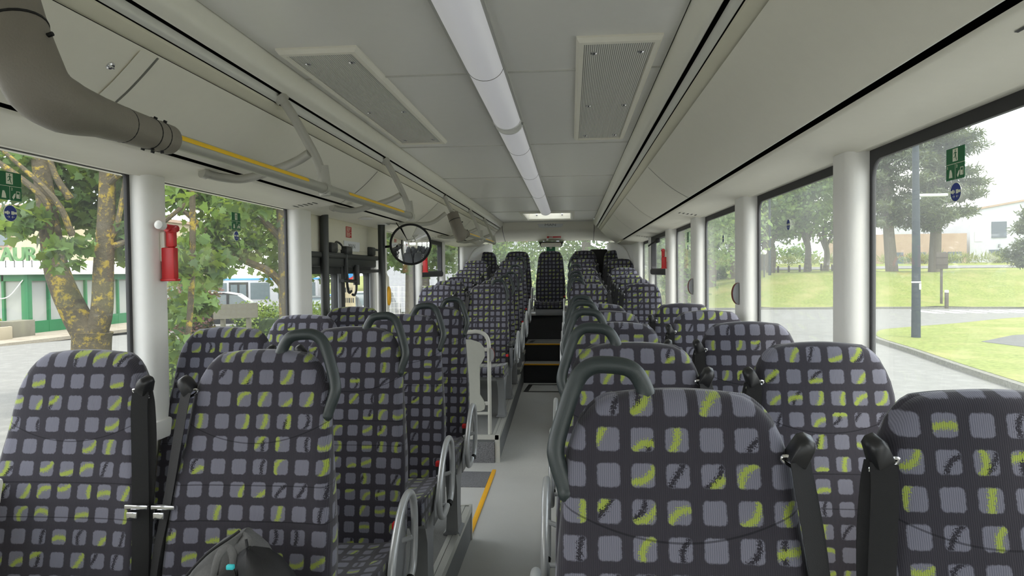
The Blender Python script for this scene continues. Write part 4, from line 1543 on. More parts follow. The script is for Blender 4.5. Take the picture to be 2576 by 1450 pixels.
fm2.add([(x * (1 + (y - 58) / 120), y, z if x > 9 else (z - .55 if x > 3 else -.4 + (y - 58) * .006)) for y, z in fy for x in fx], [(i * 5 + k, i * 5 + k + 1, i * 5 + k + 6, i * 5 + k + 5) for i in range(5) for k in range(4)])
st(fm2.build('lawn_far', 'grass', None, 60), 'far rising lawn behind the mound')
sheet('road_far', [(16.5, 61.5, 1.53), (78, 61.5, 1.53), (78, 64.0, 1.76), (16.5, 64.0, 1.76)], 'road', 'far pale road behind the mound')
# grass on the door side
strip('lawn_door', [(-7.4, 8.7), (-6.2, 7.9), (-3.4, 7.2), (-3.2, 15.2), (-5.0, 16.6), (-7.6, 13.6), (-7.7, 10.6)], 'grass', 'grass strip under the near trees', .05)
strip('lawn_rear', [(-12.5, 19.3), (-4.5, 15.6), (-2.6, 18), (-2.6, 27), (-6, 27), (-12.5, 23.5)], 'grass', 'grass strip under the hedge', .06)
strip('pavement', [(-33, 20.2), (-18.0, 19.0), (-17.2, 29.5), (-20, 36), (-33, 36)], 'paving', 'sandy pavement before the restaurant', .07)

# ------------------------------------------------------------------ trees
LEAF = [(0, 0), (.28, .10), (.5, .02), (.40, .28), (.52, .5), (.30, .52), (.18, .72), (0, 1), (-.18, .72), (-.30, .52), (-.52, .5), (-.40, .28), (-.5, .02), (-.28, .10)]
SIMPLE = [(0, 0), (.3, .3), (.26, .66), (0, 1), (-.26, .66), (-.3, .3)]


def foliage(clusters, size, seed, shape=LEAF, up=.35, droop=0.):
    """clusters: (centre, radii, count)"""
    rng = np.random.default_rng(seed)
    cs = []
    for c, r, n in clusters:
        d = rng.normal(size=(n, 3))
        d /= np.linalg.norm(d, axis=1)[:, None]
        rad = rng.random(n) ** .45
        cs.append(np.array(c) + d * rad[:, None] * np.array(r))
    c = np.vstack(cs)
    n = len(c)
    nrm = rng.normal(size=(n, 3)) * .75 + np.array([0, 0, up])
    nrm /= np.linalg.norm(nrm, axis=1)[:, None]
    tdir = rng.normal(size=(n, 3)) + np.array([0, 0, -droop])
    tdir -= nrm * (tdir * nrm).sum(1)[:, None]
    tdir /= np.linalg.norm(tdir, axis=1)[:, None]
    sdir = np.cross(nrm, tdir)
    sz = size * (.65 + .7 * rng.random(n))
    L = np.array(shape)
    curl = -.18 * (np.abs(L[:, 0]) + L[:, 1] ** 2 * .6)
    v = c[:, None, :] + sz[:, None, None] * (L[None, :, 0, None] * sdir[:, None, :] + L[None, :, 1, None] * tdir[:, None, :] + curl[None, :, None] * nrm[:, None, :])
    k = len(L)
    return v.reshape(-1, 3), n, k


def fol_obj(name, clusters, size, seed, mat, parent, shape=LEAF, up=.35, droop=0.):
    v, n, k = foliage(clusters, size, seed, shape, up, droop)
    me = bpy.data.meshes.new(name)
    me.vertices.add(n * k)
    me.vertices.foreach_set('co', v.ravel())
    me.loops.add(n * k)
    me.loops.foreach_set('vertex_index', np.arange(n * k, dtype=np.int32))
    me.polygons.add(n)
    me.polygons.foreach_set('loop_start', np.arange(0, n * k, k, dtype=np.int32))
    me.update()
    me.validate()
    me.materials.append(M[mat])
    o = bpy.data.objects.new(name, me)
    COL.objects.link(o)
    if parent:
        o.parent = parent
    return o


def scatter(n, c, r, cr, count, seed):
    random.seed(seed)
    out = []
    for _ in range(n):
        while True:
            q = Vector((random.uniform(-1, 1), random.uniform(-1, 1), random.uniform(-1, 1)))
            if q.length < 1:
                break
        k = cr * random.uniform(.7, 1.3)
        out.append(((c[0] + q.x * r[0], c[1] + q.y * r[1], c[2] + q.z * r[2]), (k, k, k * .62), count))
    return out


TG = 'trees outside'
# near maple with the forked lichen trunk
t = thing('maple_tree', 'near maple with forked trunk covered in yellow lichen before the restaurant', 'tree', (-6.78, 9.5, GZ), TG)
L_ = lambda pts: [(x + 6.78, y - 9.5, z - GZ) for x, y, z in pts]
MB().tube(crom(L_([(-6.80, 9.5, GZ - .05), (-6.79, 9.5, .0), (-6.78, 9.5, .5), (-6.76, 9.5, .78)]), 4), [.36] * 4 + [.28] * 4 + [.265] * 4 + [.28], 14).build('trunk', 'bark', t)
bp = crom(L_([(-6.80, 9.5, .70), (-7.02, 9.5, 1.05), (-7.28, 9.52, 1.6), (-7.40, 9.55, 2.1), (-7.50, 9.6, 2.6), (-7.7, 9.7, 3.6), (-7.9, 9.8, 5.0)]), 5)
MB().tube(bp, [.21 - .12 * i / len(bp) for i in range(len(bp))], 12).build('limb', 'bark', t)
bp = crom(L_([(-6.72, 9.5, .70), (-6.60, 9.5, 1.1), (-6.56, 9.5, 1.7), (-6.52, 9.5, 2.15), (-6.48, 9.5, 2.7), (-6.45, 9.5, 3.4), (-6.40, 9.5, 5.0)]), 5)
MB().tube(bp, [.16 - .07 * i / len(bp) for i in range(len(bp))], 12).build('limb', 'bark', t)
br = MB()
for pts, r in (([(-6.52, 9.5, 2.1), (-6.35, 9.5, 2.3), (-6.22, 9.52, 2.9), (-6.15, 9.5, 3.4)], .05), ([(-7.40, 9.5, 2.1), (-7.25, 9.3, 2.65), (-7.6, 9.2, 3.05), (-8.2, 9.1, 3.5)], .06),
               ([(-7.05, 9.5, 2.75), (-7.2, 9.4, 3.1), (-7.35, 9.4, 3.6)], .055), ([(-6.55, 9.5, 2.0), (-5.9, 9.6, 2.25), (-5.2, 9.7, 2.8)], .05), ([(-6.5, 9.5, 2.9), (-5.7, 9.2, 3.4), (-5.0, 9.0, 4.1)], .045), ([(-6.95, 9.4, 2.2), (-7.15, 9.3, 2.75), (-7.85, 9.2, 3.45)], .05)):
    pp_ = crom(L_(pts), 4)
    br.tube(pp_, [r * (1 - .5 * i / len(pp_)) for i in range(len(pp_))], 8)
br.build('branch', 'bark', t)
cl = (scatter(34, (-.1, .9, 4.15), (2.3, .9, .85), .6, 80, 3) + scatter(8, (1.28, .5, 2.05), (.22, .7, .75), .32, 46, 5) + scatter(6, (-1.0, .6, 3.2), (.6, .4, .3), .4, 40, 6)
      + scatter(7, (.05, .5, 2.95), (.5, .4, .35), .36, 40, 8) + scatter(4, (-.55, -.5, 3.05), (.35, .2, .2), .28, 22, 9) + scatter(3, (.0, -.5, 2.6), (.2, .2, .25), .26, 20, 10))
cl = [(c, r, int(n * 1.6)) for c, r, n in cl]
fol_obj('foliage', cl, .155, 11, 'maple', t, LEAF, .35, .8)

# second near tree, with the low branches before the second window
t = thing('maple_tree', 'maple whose low leafy branches hang before the second door side window', 'tree', (-5.50, 13.7, GZ), TG)
Lb = lambda pts: [(x + 5.62, y - 13.7, z - GZ) for x, y, z in pts]
bp = crom(Lb([(-5.60, 13.7, GZ - .05), (-5.60, 13.7, .5), (-5.62, 13.7, 1.2), (-5.64, 13.7, 2.3), (-5.75, 13.8, 3.4), (-5.8, 13.8, 4.6)]), 5)
MB().tube(bp, [.27 - .11 * i / len(bp) for i in range(len(bp))], 14).build('trunk', 'bark', t)
br = MB()
for pts, r in (([(-5.64, 13.7, 1.2), (-6.0, 13.6, 1.65), (-6.5, 13.5, 1.9), (-7.0, 13.4, 2.3), (-7.6, 13.2, 2.9)], .09), ([(-5.66, 13.7, 2.2), (-6.1, 13.6, 2.7), (-6.7, 13.5, 3.3), (-7.4, 13.3, 3.8)], .08), ([(-5.65, 13.7, 2.0), (-5.2, 13.8, 2.6), (-4.6, 13.9, 3.2)], .07)):
    pp_ = crom(Lb(pts), 4)
    br.tube(pp_, [r * (1 - .55 * i / len(pp_)) for i in range(len(pp_))], 8)
br.build('branch', 'bark', t)
cl = scatter(34, (-.9, .4, 4.2), (2.3, 1.3, 1.0), .62, 80, 21) + scatter(11, (-1.6, -.2, 2.9), (.9, .5, .4), .42, 60, 22)
cl = [(c, r, int(n * 1.5)) for c, r, n in cl]
fol_obj('foliage', cl, .135, 12, 'maple', t, LEAF, .35, .7)

# bough close to the second window
t = thing('maple_tree', 'slender young maple close to the first pillar of the door side', 'tree', (-4.13, 7.45, GZ), TG)
MB().tube(crom([(0, 0, -.05), (.02, 0, 1.0), (.08, .1, 2.4), (.1, .1, 4.6)], 5), .034, 10).build('trunk', 'bark', t)
cl = scatter(15, (-.02, .1, 1.75), (.24, .5, .95), .26, 24, 31) + scatter(9, (.25, .5, 3.3), (.75, .8, .35), .40, 40, 32)
cl = [(c, r, int(n * 1.5)) for c, r, n in cl]
fol_obj('foliage', cl, .115, 13, 'maple', t, LEAF, .4, .8)

# tree behind the round mirror and others on the door side behind
t = thing('maple_tree', 'leafy tree seen through the windows behind the door', 'tree', (-4.1, 18.6, GZ), TG)
MB().tube(crom([(0, 0, -.05), (.02, 0, 1.2), (.0, .1, 2.6), (.1, .1, 5)], 5), [.2] * 8 + [.16] * 8, 12).build('trunk', 'barkpine', t) if False else MB().tube([(0, 0, -.05), (.02, 0, 1.4), (0, .1, 2.8), (.1, .1, 5.2)], [.22, .2, .17, .1], 12).build('trunk', 'barkpine', t)
fol_obj('foliage', scatter(40, (-.2, 0, 3.9), (1.9, 1.6, 1.5), .8, 90, 41), .17, 14, 'maple', t)
t = thing('maple_tree', 'bright green tree beyond the last window of the door side', 'tree', (-6.2, 30.0, gz(-6.2, 30)), TG)
MB().tube([(0, 0, -.05), (.05, 0, 1.6), (0, .1, 3.0), (.1, .1, 6)], [.22, .18, .15, .08], 12).build('trunk', 'barkpine', t)
fol_obj('foliage', scatter(34, (0, 0, 4.6), (2.2, 2, 1.9), .95, 80, 45), .22, 15, 'maple_b', t)
t = thing('maple_tree', 'tree in front of the parked cars seen through the door', 'tree', (-11.2, 27, gz(-11.2, 27)), TG)
MB().tube([(0, 0, -.05), (.05, 0, 1.6), (0, .1, 3.0), (.1, .1, 6)], [.2, .17, .15, .08], 12).build('trunk', 'barkpine', t)
fol_obj('foliage', scatter(44, (0, 0, 4.3), (3.2, 2, 2.2), 1.0, 90, 46), .24, 16, 'hedge', t)
for i, (x, y, sc, mat, lab) in enumerate(((-2.7, 30.5, 1.0, 'maple_c', 'tall tree filling the rear window on the door side'), (.9, 25.5, 1.05, 'maple_c', 'tall tree filling the middle of the rear window'), (4.6, 27, 1.1, 'maple_b', 'tall tree filling the rear window on the lawn side'),
                                          (-24, 62, 1.5, 'maple', 'dark tree behind the parked bus'), (-15, 60, 1.4, 'hedge', 'light tree behind the parked bus and cars'))):
    t = thing('broadleaf_tree', lab, 'tree', (x, y, gz(x, y)), TG)
    MB().tube([(0, 0, -.05), (.05, 0, 1.6 * sc), (0, .1, 3.0 * sc), (.1, .1, 6 * sc)], [.24, .2, .17, .08], 12).build('trunk', 'barkpine', t)
    fol_obj('foliage', scatter(60, (0, 0, 3.9 * sc), (2.6 * sc, 1.6 * sc, 3.0 * sc), 1.0 * sc, 170, 50 + i), .14 * sc, 17 + i, mat, t, SIMPLE)

# lawn side trees: broadleaf group behind the second window
for i, (x, y, h, wd_, mat, lab) in enumerate(((15.3, 52.5, 9.5, 3.6, 'maple_b', 'leafy tree with thin leaning trunk on the mound edge'), (18.2, 53.5, 10.0, 3.4, 'maple_b', 'tallest leafy tree behind the second lawn side window'),
                                              (12.0, 50.5, 8.6, 2.8, 'maple_c', 'leafy tree with several stems beside the globe lamps'), (9.6, 46, 8.2, 2.7, 'maple_c', 'slender leafy tree behind the third lawn side window'),
                                              (6.4, 41, 7.6, 2.5, 'maple_c', 'leafy tree behind the fourth lawn side window'), (21.2, 58, 9, 2.6, 'maple_b', 'leafy tree hidden partly by the first pine'))):
    t = thing('broadleaf_tree', lab, 'tree', (x, y, mz(x, y) if y > 38.3 else GZ), TG)
    tr = MB()
    hh = h * .34
    tr.tube(crom([(0, 0, -.1), (.1, 0, hh * .5), (-.1, .1, hh), (.2, .1, hh * 1.7)], 4), [.27, .26, .25, .24, .23, .22, .21, .2, .19, .17, .15, .12, .1], 10)
    tr.tube(crom([(0, 0, hh * .6), (.5, .1, hh * 1.0), (.9, .1, hh * 1.5)], 4), .1, 8)
    tr.tube(crom([(0, 0, hh * .5), (-.5, -.1, hh * .95), (-.8, 0, hh * 1.5)], 4), .09, 8)
    tr.build('trunk', 'barkpine', t)
    fol_obj('foliage', scatter(58, (0, 0, h * .62), (wd_, wd_ * .8, h * .33), 1.05, 95, 60 + i), .30, 30 + i, mat, t, SIMPLE, .6, .5)


def pine(x, y, h, lean, wid, z0, lab, seed, lo=.28):
    zb = mz(x, y) if 38.3 < y < 66 else GZ
    t = thing('pine_tree', lab, 'tree', (x, y, zb), TG)
    n = 12
    pts = [(lean * math.sin(i / n * 2.2) * 1.0, 0, h * i / n - .1) for i in range(n + 1)]
    MB().tube(pts, [.36 * (1 - .8 * i / n) + .03 for i in range(n + 1)], 12).build('trunk', 'barkpine', t)
    random.seed(seed)
    br, cl = MB(), []
    for k in range(64):
        f = lo + (1 - lo) * (k / 64)
        z = h * f
        L = wid * (1.05 - .75 * (f - lo) / (1 - lo)) * random.uniform(.6, 1.1)
        a = random.uniform(0, 2 * PI)
        bx = lean * math.sin(f * 2.2)
        e = (bx + L * math.cos(a), L * math.sin(a), z + L * random.uniform(-.02, .28))
        br.tube([(bx, 0, z), ((bx + e[0]) / 2, e[1] / 2, (z + e[2]) / 2 - .05), e], [.05, .035, .015], 5)
        for q in (.12, .4, .68, .9, 1.02):
            cl.append(((bx + (e[0] - bx) * q, e[1] * q, z + (e[2] - z) * q + .08), (.78, .78, .36), 120))
    br.build('branch', 'barkpine', t)
    fol_obj('foliage', cl, .30, seed, 'pine', t, [(0, 0), (.13, .4), (.07, 1), (-.07, 1), (-.13, .4)], .9, -.4)
    return t


pine(21.7, 47.5, 13, -.5, 3.2, 0, 'tall pine with pale curving trunk on the mound before the salmon building', 71, .24)
pine(24.9, 48.5, 14, .2, 3.4, 0, 'tall dark pine on the mound just beyond the lamp post', 72, .20)
pine(34.4, 52, 5.0, 0, 2.4, 0, 'low spreading pine before the white building', 73, .03)
pine(17.4, 62, 12, .3, 2.8, 0, 'far pine between the leafy trees and the first pine', 74, .2)

# ------------------------------------------------------------------ hedges and shrubs
def hedge(name, lab, x0, x1, y0, y1, z0, h, n, size, mat, seed, kind=None):
    t = thing(name, lab, 'hedge' if 'hedge' in name else 'shrub', ((x0 + x1) / 2, (y0 + y1) / 2, z0))
    rng = random.Random(seed)
    cl = []
    for _ in range(n):
        cl.append(((rng.uniform(x0, x1) - (x0 + x1) / 2, rng.uniform(y0, y1) - (y0 + y1) / 2, rng.uniform(.12, .88) * h), (.32, .32, .2 * h + .05), 90))
    fol_obj('foliage', cl, size, seed, mat, t, SIMPLE, .5)
    MB().rbox(-(x1 - x0) * .42, (x1 - x0) * .42, -(y1 - y0) * .4, (y1 - y0) * .4, 0, h * .75, .1).build('branches', 'hedgecore', t)
    return t


hedge('clipped_hedge', 'bright clipped hedge between the board and the lichen trunk', -9.0, -6.6, 17.6, 19.2, GZ, 1.35, 110, .09, 'hedge', 81)
hedge('red_shrub', 'dark red leaved shrub behind the wooden board', -10.2, -9.4, 17.2, 18.0, GZ, 2.0, 36, .10, 'redleaf', 82)
hedge('green_shrub', 'small green shrub right of the forked trunk', -6.2, -5.6, 9.8, 10.6, GZ, 1.25, 30, .07, 'hedge', 83)
hedge('dark_hedge', 'long clipped hedge beyond the road behind the third lawn side window', 9.0, 16.0, 62, 64, -.1, 2.3, 130, .2, 'hedge', 84)
hedge('dark_hedge', 'dark hedge behind the globe lamps', 8.0, 12.2, 53, 54.5, .1, 1.8, 80, .2, 'maple_c', 85)
wd2 = MB()
fol_obj('tall_grass', scatter(80, (29, 67.5, 2.25), (17, 1.0, .15), .7, 50, 91), .55, 91, 'weed', None, [(0, 0), (.06, .5), (0, 1), (-.06, .5)], .05, -2.5)
tag(bpy.data.objects['tall_grass'], 'band of tall pale grass along the far buildings', 'grass', None, 'stuff')

for i, (x, y, r, h) in enumerate(((30, 190, 20, 9), (52, 200, 22, 10), (8, 185, 18, 8))):
    t = thing('distant_wood', ('far wooded ridge behind the hedge', 'second far wooded ridge behind the buildings', 'third far wooded ridge towards the road')[i], 'wood', (x, y, -.4), 'far wooded ridges')
    fol_obj('foliage', scatter(40, (0, 0, h * .5), (r, 5, h * .32), 3.2, 60, 95 + i), 1.1, 95 + i, 'maple_c', t, SIMPLE, .5)
    t['kind'] = 'structure'

# ------------------------------------------------------------------ lamp post, sign, bollard, small things on the lawn
t = thing('lamp_post', 'tall blue grey lamp post with side lamp on the grass island', 'lamp post', (10.5, 21.1, GZ + .13))
MB().tube([(0, 0, -.1), (0, 0, 2.2), (-.02, 0, 4.6), (-.05, 0, 7.5)], [.125, .115, .095, .075], 16).build('post', 'lamp_post', t)
MB().rbox(-.02, .12, -.03, .03, 4.08, 4.16, .02).rbox(.05, .86, -.08, .08, 4.16, 4.24, .03, 3).build('side_lamp', 'platesilver', t)
MB().lathe([(.128, 1.62), (.13, 1.64), (.128, 1.66)], seg=16).build('band', 'white', t)
MB().rbox(.03, .085, -.128, -.105, 1.42, 1.60, .004).build('label_plate', 'cream', t)

t = thing('lamp_post', 'thin grey lamp post behind the third lawn side window', 'lamp post', (6.75, 33, GZ))
MB().tube([(0, 0, 0), (.0, 0, 6.4)], [.09, .06], 12).build('post', 'lamp_post', t)
MB().rbox(-.9, 0, -.06, .06, 5.4, 5.46, .02).build('side_lamp', 'platesilver', t)
t = thing('lamp_post', 'thin lamp post before the leafy trees behind the second window', 'lamp post', (13.9, 48, mz(13.9, 48)))
MB().tube([(0, 0, -.1), (.0, 0, 6.6)], [.10, .06], 12).build('post', 'lamp_post', t)
MB().rbox(-1.6, 0, -.06, .06, 6.3, 6.36, .02).build('side_lamp', 'platesilver', t)

t = thing('road_sign', 'back of a brown wooden road sign on a post at the mound', 'sign', (20.35, 38.8, mz(20.35, 38.8)))
MB().rbox(-.05, .05, -.05, .05, -.1, 2.75, .01).build('post', 'brownwood', t)
MB().rbox(-.32, .30, -.09, -.05, 1.95, 2.85, .02).build('board', 'brownwood', t)
MB().box(-.32, .30, -.11, -.09, 2.2, 2.23).box(-.32, .30, -.11, -.09, 2.58, 2.61).build('batten', 'brownwood', t)
t = thing('bollard', 'brown wooden bollard with white top at the far kerb', 'bollard', (19.55, 36.75, GZ + .1))
MB().rbox(-.07, .07, -.07, .07, -.02, .80, .01).build('post', 'brownwood', t)
MB().rbox(-.075, .075, -.075, .075, .80, .93, .02).build('cap', 'white', t)
GL = [(9.9, 47), (12.4, 46.5), (13.2, 46.8), (11.7, 45.5)]
for i, (x, y) in enumerate(GL):
    lab = ('white globe lamp nearest the third lawn side window', 'white globe lamp on a short post before the many stemmed tree', 'white globe lamp on a dark post beside the gate', 'white globe lamp between the trees')[i]
    t = thing('globe_lamp', lab, 'lamp', (x, y, mz(x, y)), 'globe lamps by the mound')
    MB().tube([(0, 0, -.05), (0, 0, 1.5)], .05, 8).build('post', 'dark', t)
    MB().lathe([(.001, 1.45), (.12, 1.49), (.18, 1.6), (.17, 1.7), (.1, 1.78), (.001, 1.8)], seg=14).build('globe', 'white', t)
for k in range(9):
    x, y = 15.4 + k * .85, 57
    t = tag(MB().rbox(-.07, .07, -.07, .07, -.05, .55, .01).build('wooden_bollard', 'brownwood', None, 35, (x, y, mz(x, y))), 'short wooden post in a row beyond the mound', 'bollard', 'short posts beyond the mound')

# ------------------------------------------------------------------ white building and neighbours on the lawn side
t = thing('industrial_building', 'white industrial building with grey shutters and letter over the gate', 'building', (0, 74, 1.7))
MB().add([(41.3, 0, 0), (75, -6, 0), (75, 14, 0), (41.3, 20, 0), (41.3, 0, 5.7), (75, -6, 11.6), (75, 14, 11.6), (41.3, 20, 5.7)], [(0, 1, 5, 4), (1, 2, 6, 5), (2, 3, 7, 6), (3, 0, 4, 7), (4, 5, 6, 7)]).build('wall', 'render_white', t)
MB().add([(41.2, -.1, 5.65), (75, -6.1, 11.55), (75, -6.1, 11.75), (41.2, -.1, 5.85), (41.2, .1, 5.65), (75, -5.9, 11.55), (75, -5.9, 11.75), (41.2, .1, 5.85)], [(0, 1, 2, 3), (4, 5, 6, 7), (3, 2, 6, 7), (0, 1, 5, 4)]).build('roof_edge', 'render_pink', t)


def on_wall(x):
    return -(x - 41.3) * 6 / 33.7


def panel_on(name, x0, x1, z0, z1, mat, d=.06):
    MB().add([(x, on_wall(x) - q, z) for q in (d, -.05) for x in (x0, x1) for z in (z0, z1)], [(0, 1, 3, 2), (4, 6, 7, 5), (0, 4, 5, 1), (2, 3, 7, 6), (1, 5, 7, 3), (0, 2, 6, 4)]).build(name, mat, t)


panel_on('window_shutter', 43.2, 44.5, 2.85, 4.5, 'doorblue')
panel_on('gate', 43.0, 44.75, .15, 1.65, 'doorblue')
panel_on('gate', 48.5, 50.5, .15, 1.8, 'doorblue')
panel_on('window_shutter', 41.7, 42.4, 2.5, 3.5, 'roofwhite', .03)
lt = text('E', .5, 'dark', t, (43.85, on_wall(43.85) - .08, 2.0), 'lettering', .01)
lt.rotation_euler = (R(90), 0, -math.atan2(6, 33.7))
t = thing('low_building', 'salmon coloured low building with grey doors behind the pines', 'building', (0, 72, 1.7))
MB().box(30.5, 39.9, 0, 12, 0, 3.3).build('wall', 'render_pink', t)
for x in (32.9, 35.1, 37.0, 38.1):
    MB().box(x, x + (.9 if x < 37.5 else 1.3), -.06, .05, .1, 1.45).build('door', 'doorblue', t)
t = thing('white_house', 'white house with red trim behind the third lawn side window', 'building', (0, 0, 0))
MB().box(6.6, 10.5, 70, 78, -.3, 3.4).build('wall', 'render_white', t)
MB().box(6.3, 10.8, 69.7, 78.3, 3.4, 3.7).build('roof', 'redsign', t)

# ------------------------------------------------------------------ restaurant on the door side
RZ = gz(-20.1, 24)
t = thing('restaurant', 'cream restaurant with green framed veranda and green roof letters', 'building', (-20.05, 23.9, RZ))
MB().box(-12, -.6, 2.0, 14, 0, 5.1).build('wall', 'render_cream', t)
MB().box(-12.2, -.4, 1.8, 14.2, 5.1, 5.25).build('cornice', 'render_pink', t)
MB().add([(-12, -.35, 2.50), (.35, -.35, 2.50), (.35, 11, 2.50), (-12, 2.0, 3.0), (-.6, 2.0, 3.0), (-.6, 11, 3.0), (-12, -.35, 2.40), (.35, -.35, 2.40), (.35, 11, 2.40)], [(0, 1, 4, 3), (1, 2, 5, 4), (0, 6, 7, 1), (1, 7, 8, 2), (6, 8, 7)]).build('veranda_roof', 'roofwhite', t)
MB().box(-12, -.06, .06, 10.4, 0, 2.4).build('veranda_blind', 'curtain', t)
gf = MB().box(-12, .06, -.04, .10, 2.16, 2.42).box(-12, .04, -.03, .10, 0, .62).box(-.10, .06, -.04, 10.5, 2.16, 2.42).box(-.10, .04, -.03, 10.5, 0, .62)
for k in range(11):
    x = -.95 - k * 1.02
    gf.box(x - .045, x + .045, -.04, .08, 0, 2.4)
gf.box(-.16, .10, -.09, .12, 0, 2.42)
for k in range(10):
    y = 1.05 + k * 1.02
    gf.box(-.09, .05, y - .045, y + .045, 0, 2.4)
gf.build('veranda_frame', 'shopgreen', t)
lt = text('RESTAURANT', .74, 'lettergreen', t, (-.72, .45, 3.16), 'lettering', .05, .012)
lt.rotation_euler = (R(90), 0, 0)
for k in range(10):
    MB().tube([(-2.35 + k * .36, .5, 2.5), (-2.35 + k * .36, .5, 2.95)], .015, 6).build('letter_stay', 'dark', t)
MB().box(-3.2, -2.3, 1.9, 2.05, 3.5, 4.5).build('window_frame', 'render_pink', t)
MB().box(-3.1, -2.4, 1.86, 2.0, 3.6, 4.4).build('window', 'carglass', t)
MB().tube(crom([(-1.6, -.12, 1.95), (-1.1, -.14, 1.55), (-.6, -.14, 1.6), (-.05, -.12, 2.2)], 5), .02, 6).build('cable', 'white', t)
t = thing('planter', 'pale stone planter with small plants before the veranda', 'planter', (-19.5, 21.6, gz(-19.5, 21.6)))
MB().rbox(-1.2, .55, -.35, .35, 0, .55, .03).build('trough', 'terracotta', t)
MB().box(-1.1, .45, -.28, .28, .5, .56).build('soil', 'brownwood', t)
fol_obj('plant', [((-.6, 0, .8), (.35, .25, .3), 160), ((.1, 0, .7), (.3, .2, .2), 60)], .12, 99, 'plantleaf', t, SIMPLE)
t = thing('planter', 'wooden planter box beside the stone planter', 'planter', (-19.5, 22.75, gz(-19.5, 22.75)))
MB().rbox(-.3, .3, -.5, .5, 0, .72, .03).build('trough', 'boardwood', t)

# wooden notice board
t = thing('notice_board', 'weathered wooden board on two posts behind the second window', 'board', (-7.95, 16, gz(-8, 16)))
MB().add([(-.68, .35, 1.09), (.68, -.1, 1.16), (.68, -.1, 1.52), (-.68, .35, 1.45), (-.68, .39, 1.09), (.68, -.06, 1.16), (.68, -.06, 1.52), (-.68, .39, 1.45)], [(0, 1, 2, 3), (4, 7, 6, 5), (3, 2, 6, 7), (0, 4, 5, 1), (0, 3, 7, 4), (1, 5, 6, 2)]).build('board', 'boardwood', t)
for x, y in ((-.45, .34), (.36, .06)):
    MB().rbox(x - .05, x + .05, y, y + .1, -.05, 1.4, .01).build('post', 'boardwood', t)

# ------------------------------------------------------------------ vehicles
def car(label, loc, rz_, paint, h=1.45, L=4.3, W=1.78):
    t = thing('car', label, 'car', loc, 'parked cars')
    t.rotation_euler = (0, 0, rz_)
    k = h / 1.45
    body = [(-L / 2, .35), (-L / 2 + .03, .72 * k), (-L / 2 + .25, .86 * k), (-L / 2 + 1.15, .95 * k), (L / 2 - .55, .98 * k), (L / 2 - .08, .92 * k), (L / 2, .6 * k), (L / 2 - .02, .3), (L / 2 - .35, .22), (-L / 2 + .4, .22)]
    MB().prism(body, lambda a, c, d: (a, d, c), -W / 2, W / 2).build('body', paint, t)
    cab = [(-L / 2 + 1.05, .93 * k), (-L / 2 + 1.75, 1.38 * k), (-L / 2 + 2.3, h), (L / 2 - 1.1, 1.42 * k), (L / 2 - .4, .97 * k)]
    gl_ = MB().prism(cab, lambda a, c, d: (a, d * (1 - .12 * max(0, c - .95)), c), -W / 2 + .06, W / 2 - .06)
    gl_.build('cabin', 'carglass', t)
    rf = [(-L / 2 + 1.72, 1.37 * k), (-L / 2 + 2.3, h + .02), (L / 2 - 1.1, 1.44 * k), (L / 2 - 1.15, 1.36 * k), (-L / 2 + 2.3, 1.40 * k)]
    pm = MB().prism(rf, lambda a, c, d: (a, d, c), -W / 2 + .10, W / 2 - .10)
    for a in (-.12, .95):
        pm.box(a - .05, a + .05, -W / 2 + .04, W / 2 - .04, .93 * k, 1.38 * k)
    pm.build('roof', paint, t)
    for x in (-L / 2 + .85, L / 2 - .85):
        for y in (-W / 2 + .02, W / 2 - .02):
            w_ = MB().lathe([(.32, -.1), (.32, .1), (.2, .11), (.001, .11)], c=(x, y, .32), seg=20, axis='y')
            w_.build('wheel', 'black', t)
    MB().box(L / 2 - .06, L / 2 + .01, -W / 2 + .08, -W / 2 + .4, .65 * k, .8 * k).box(L / 2 - .06, L / 2 + .01, W / 2 - .4, W / 2 - .08, .65 * k, .8 * k).build('tail_lamp', 'red', t)
    return t


car('black car parked in front of the far bus', (-15.9, 31, gz(-15.9, 31)), R(198), 'carblack', 1.65, 4.5)
car('silver car parked beyond the first half of the door', (-7.75, 22.5, GZ), R(-84), 'carsilver', 1.45)
car('blue car parked behind the silver car', (-12.2, 34, gz(-12.2, 34)), R(8), 'busblue', 1.5)
car('white car seen through the rear door leaf', (-7.9, 27.6, GZ), R(-84), 'carwhite', 1.45)

t = thing('parked_bus', 'white and blue city bus parked far beyond the second window', 'bus', (-25.5, 55, gz(-25.5, 55) - .1))
t.rotation_euler = (0, 0, R(2))
MB().rbox(-6, 5.2, -1.25, 1.25, .35, 3.0, .12, 3).build('body', 'carwhite', t)
MB().rbox(-5.5, 5.0, -1.1, 1.1, 2.95, 3.3, .1).build('roof_unit', 'white', t)
MB().box(-6.01, 5.21, -1.27, 1.27, 2.78, 2.92).build('blue_band', 'busblue', t)
for x0, x1 in ((-5.8, -4.2), (-4.0, -2.4), (-.4, 1.2), (1.9, 3.4), (3.6, 5.0)):
    MB().box(x0, x1, -1.28, -1.2, 1.2, 2.55).build('window', 'carglass', t)
MB().box(-2.2, -.6, -1.29, -1.2, .45, 2.6).build('door', 'dark', t)
MB().box(-2.05, -1.5, -1.31, -1.25, .7, 2.4).box(-1.3, -.75, -1.31, -1.25, .7, 2.4).build('door_glass', 'carglass', t)
for x in (-3.6, 3.0):
    MB().lathe([(.48, -1.28), (.48, 1.28)], c=(x, 0, .48), seg=20, axis='y').build('wheel', 'black', t)

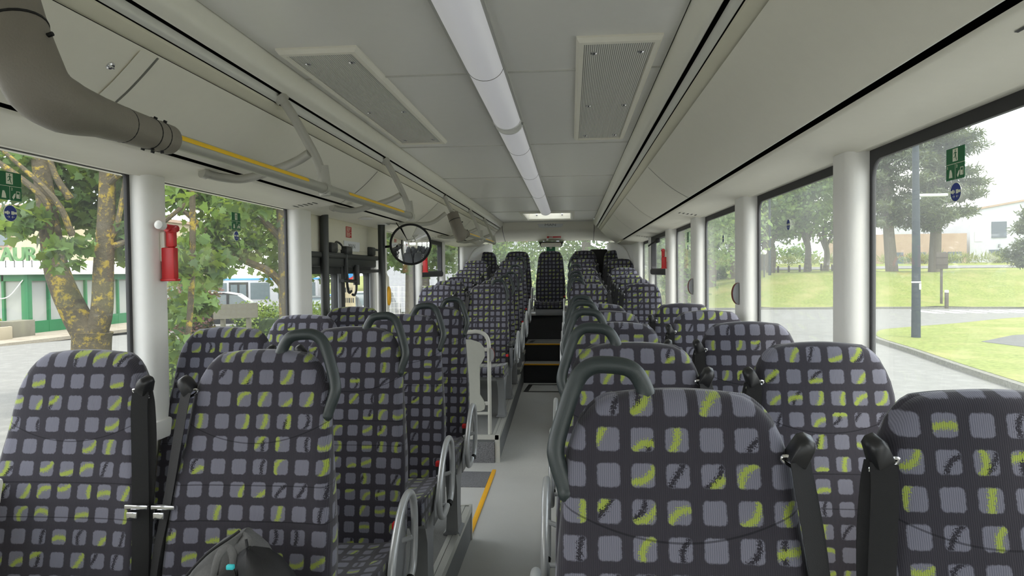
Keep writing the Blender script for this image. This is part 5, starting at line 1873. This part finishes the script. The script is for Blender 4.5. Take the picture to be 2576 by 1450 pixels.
# sign post seen through the door, mesh fence and white house behind it
t = thing('traffic_sign', 'round blue and red no parking sign over white text plates seen through the door', 'sign', (-4.35, 14.0, GZ))
MB().tube([(0, 0, 0), (0, 0, 2.55)], .03, 10).build('post', 'platesilver', t)
MB().lathe([(.20, -.045), (.20, -.03)], c=(0, 0, 2.26), seg=32, axis='y').build('red_disc', 'red', t)
MB().lathe([(.155, -.05), (.155, -.045)], c=(0, 0, 2.26), seg=32, axis='y').build('blue_disc', 'busblue', t)
MB().box(-.15, .15, -.045, -.03, 1.30, 2.0).build('text_plate', 'render_cream', t)
pr = MB()
random.seed(9)
for z in (1.86, 1.64, 1.42):
    x = -.11
    while x < .10:
        w_ = random.choice((.012, .02, .03))
        pr.box(x, x + w_, -.048, -.045, z - .05, z + .05)
        x += w_ + .018
pr.build('print', 'dark', t)
t = thing('mesh_fence', 'white wire mesh fence on grass behind the door', 'fence', (-7.2, 25.0, GZ))
fm_ = MB()
for k in range(8):
    fm_.tube([(k * .55, 0, -.05), (k * .55, 0, 1.72)], .022, 6)
fm_.build('post', 'white', t)
wm = MB()
for k in range(30):
    wm.box(k * .13 - .004, k * .13 + .004, -.004, .004, .1, 1.7)
for k in range(9):
    wm.box(0, 3.85, -.004, .004, .1 + k * .2 - .005, .1 + k * .2 + .005)
wm.build('wire_mesh', 'white', t)
t = thing('white_house', 'white house wall behind the mesh fence', 'building', (-8.5, 48, gz(-8.5, 48)))
MB().box(-6, 5, 0, 8, 0, 5.2).build('wall', 'render_white', t)
MB().box(1.6, 2.6, -.05, .1, 2.2, 3.4).build('window', 'carglass', t)
MB().box(-6.3, 5.3, -.3, 8.3, 5.2, 5.5).build('roof', 'redsign', t)

# lettering as plain meshes
bpy.context.view_layer.update()
dg = bpy.context.evaluated_depsgraph_get()
for o in [o for o in S.objects if o.type == 'FONT']:
    me = bpy.data.meshes.new_from_object(o.evaluated_get(dg))
    n_ = bpy.data.objects.new('lettering', me)
    COL.objects.link(n_)
    n_.parent = o.parent
    n_.location, n_.rotation_euler, n_.scale = o.location, o.rotation_euler, o.scale
    bpy.data.objects.remove(o)
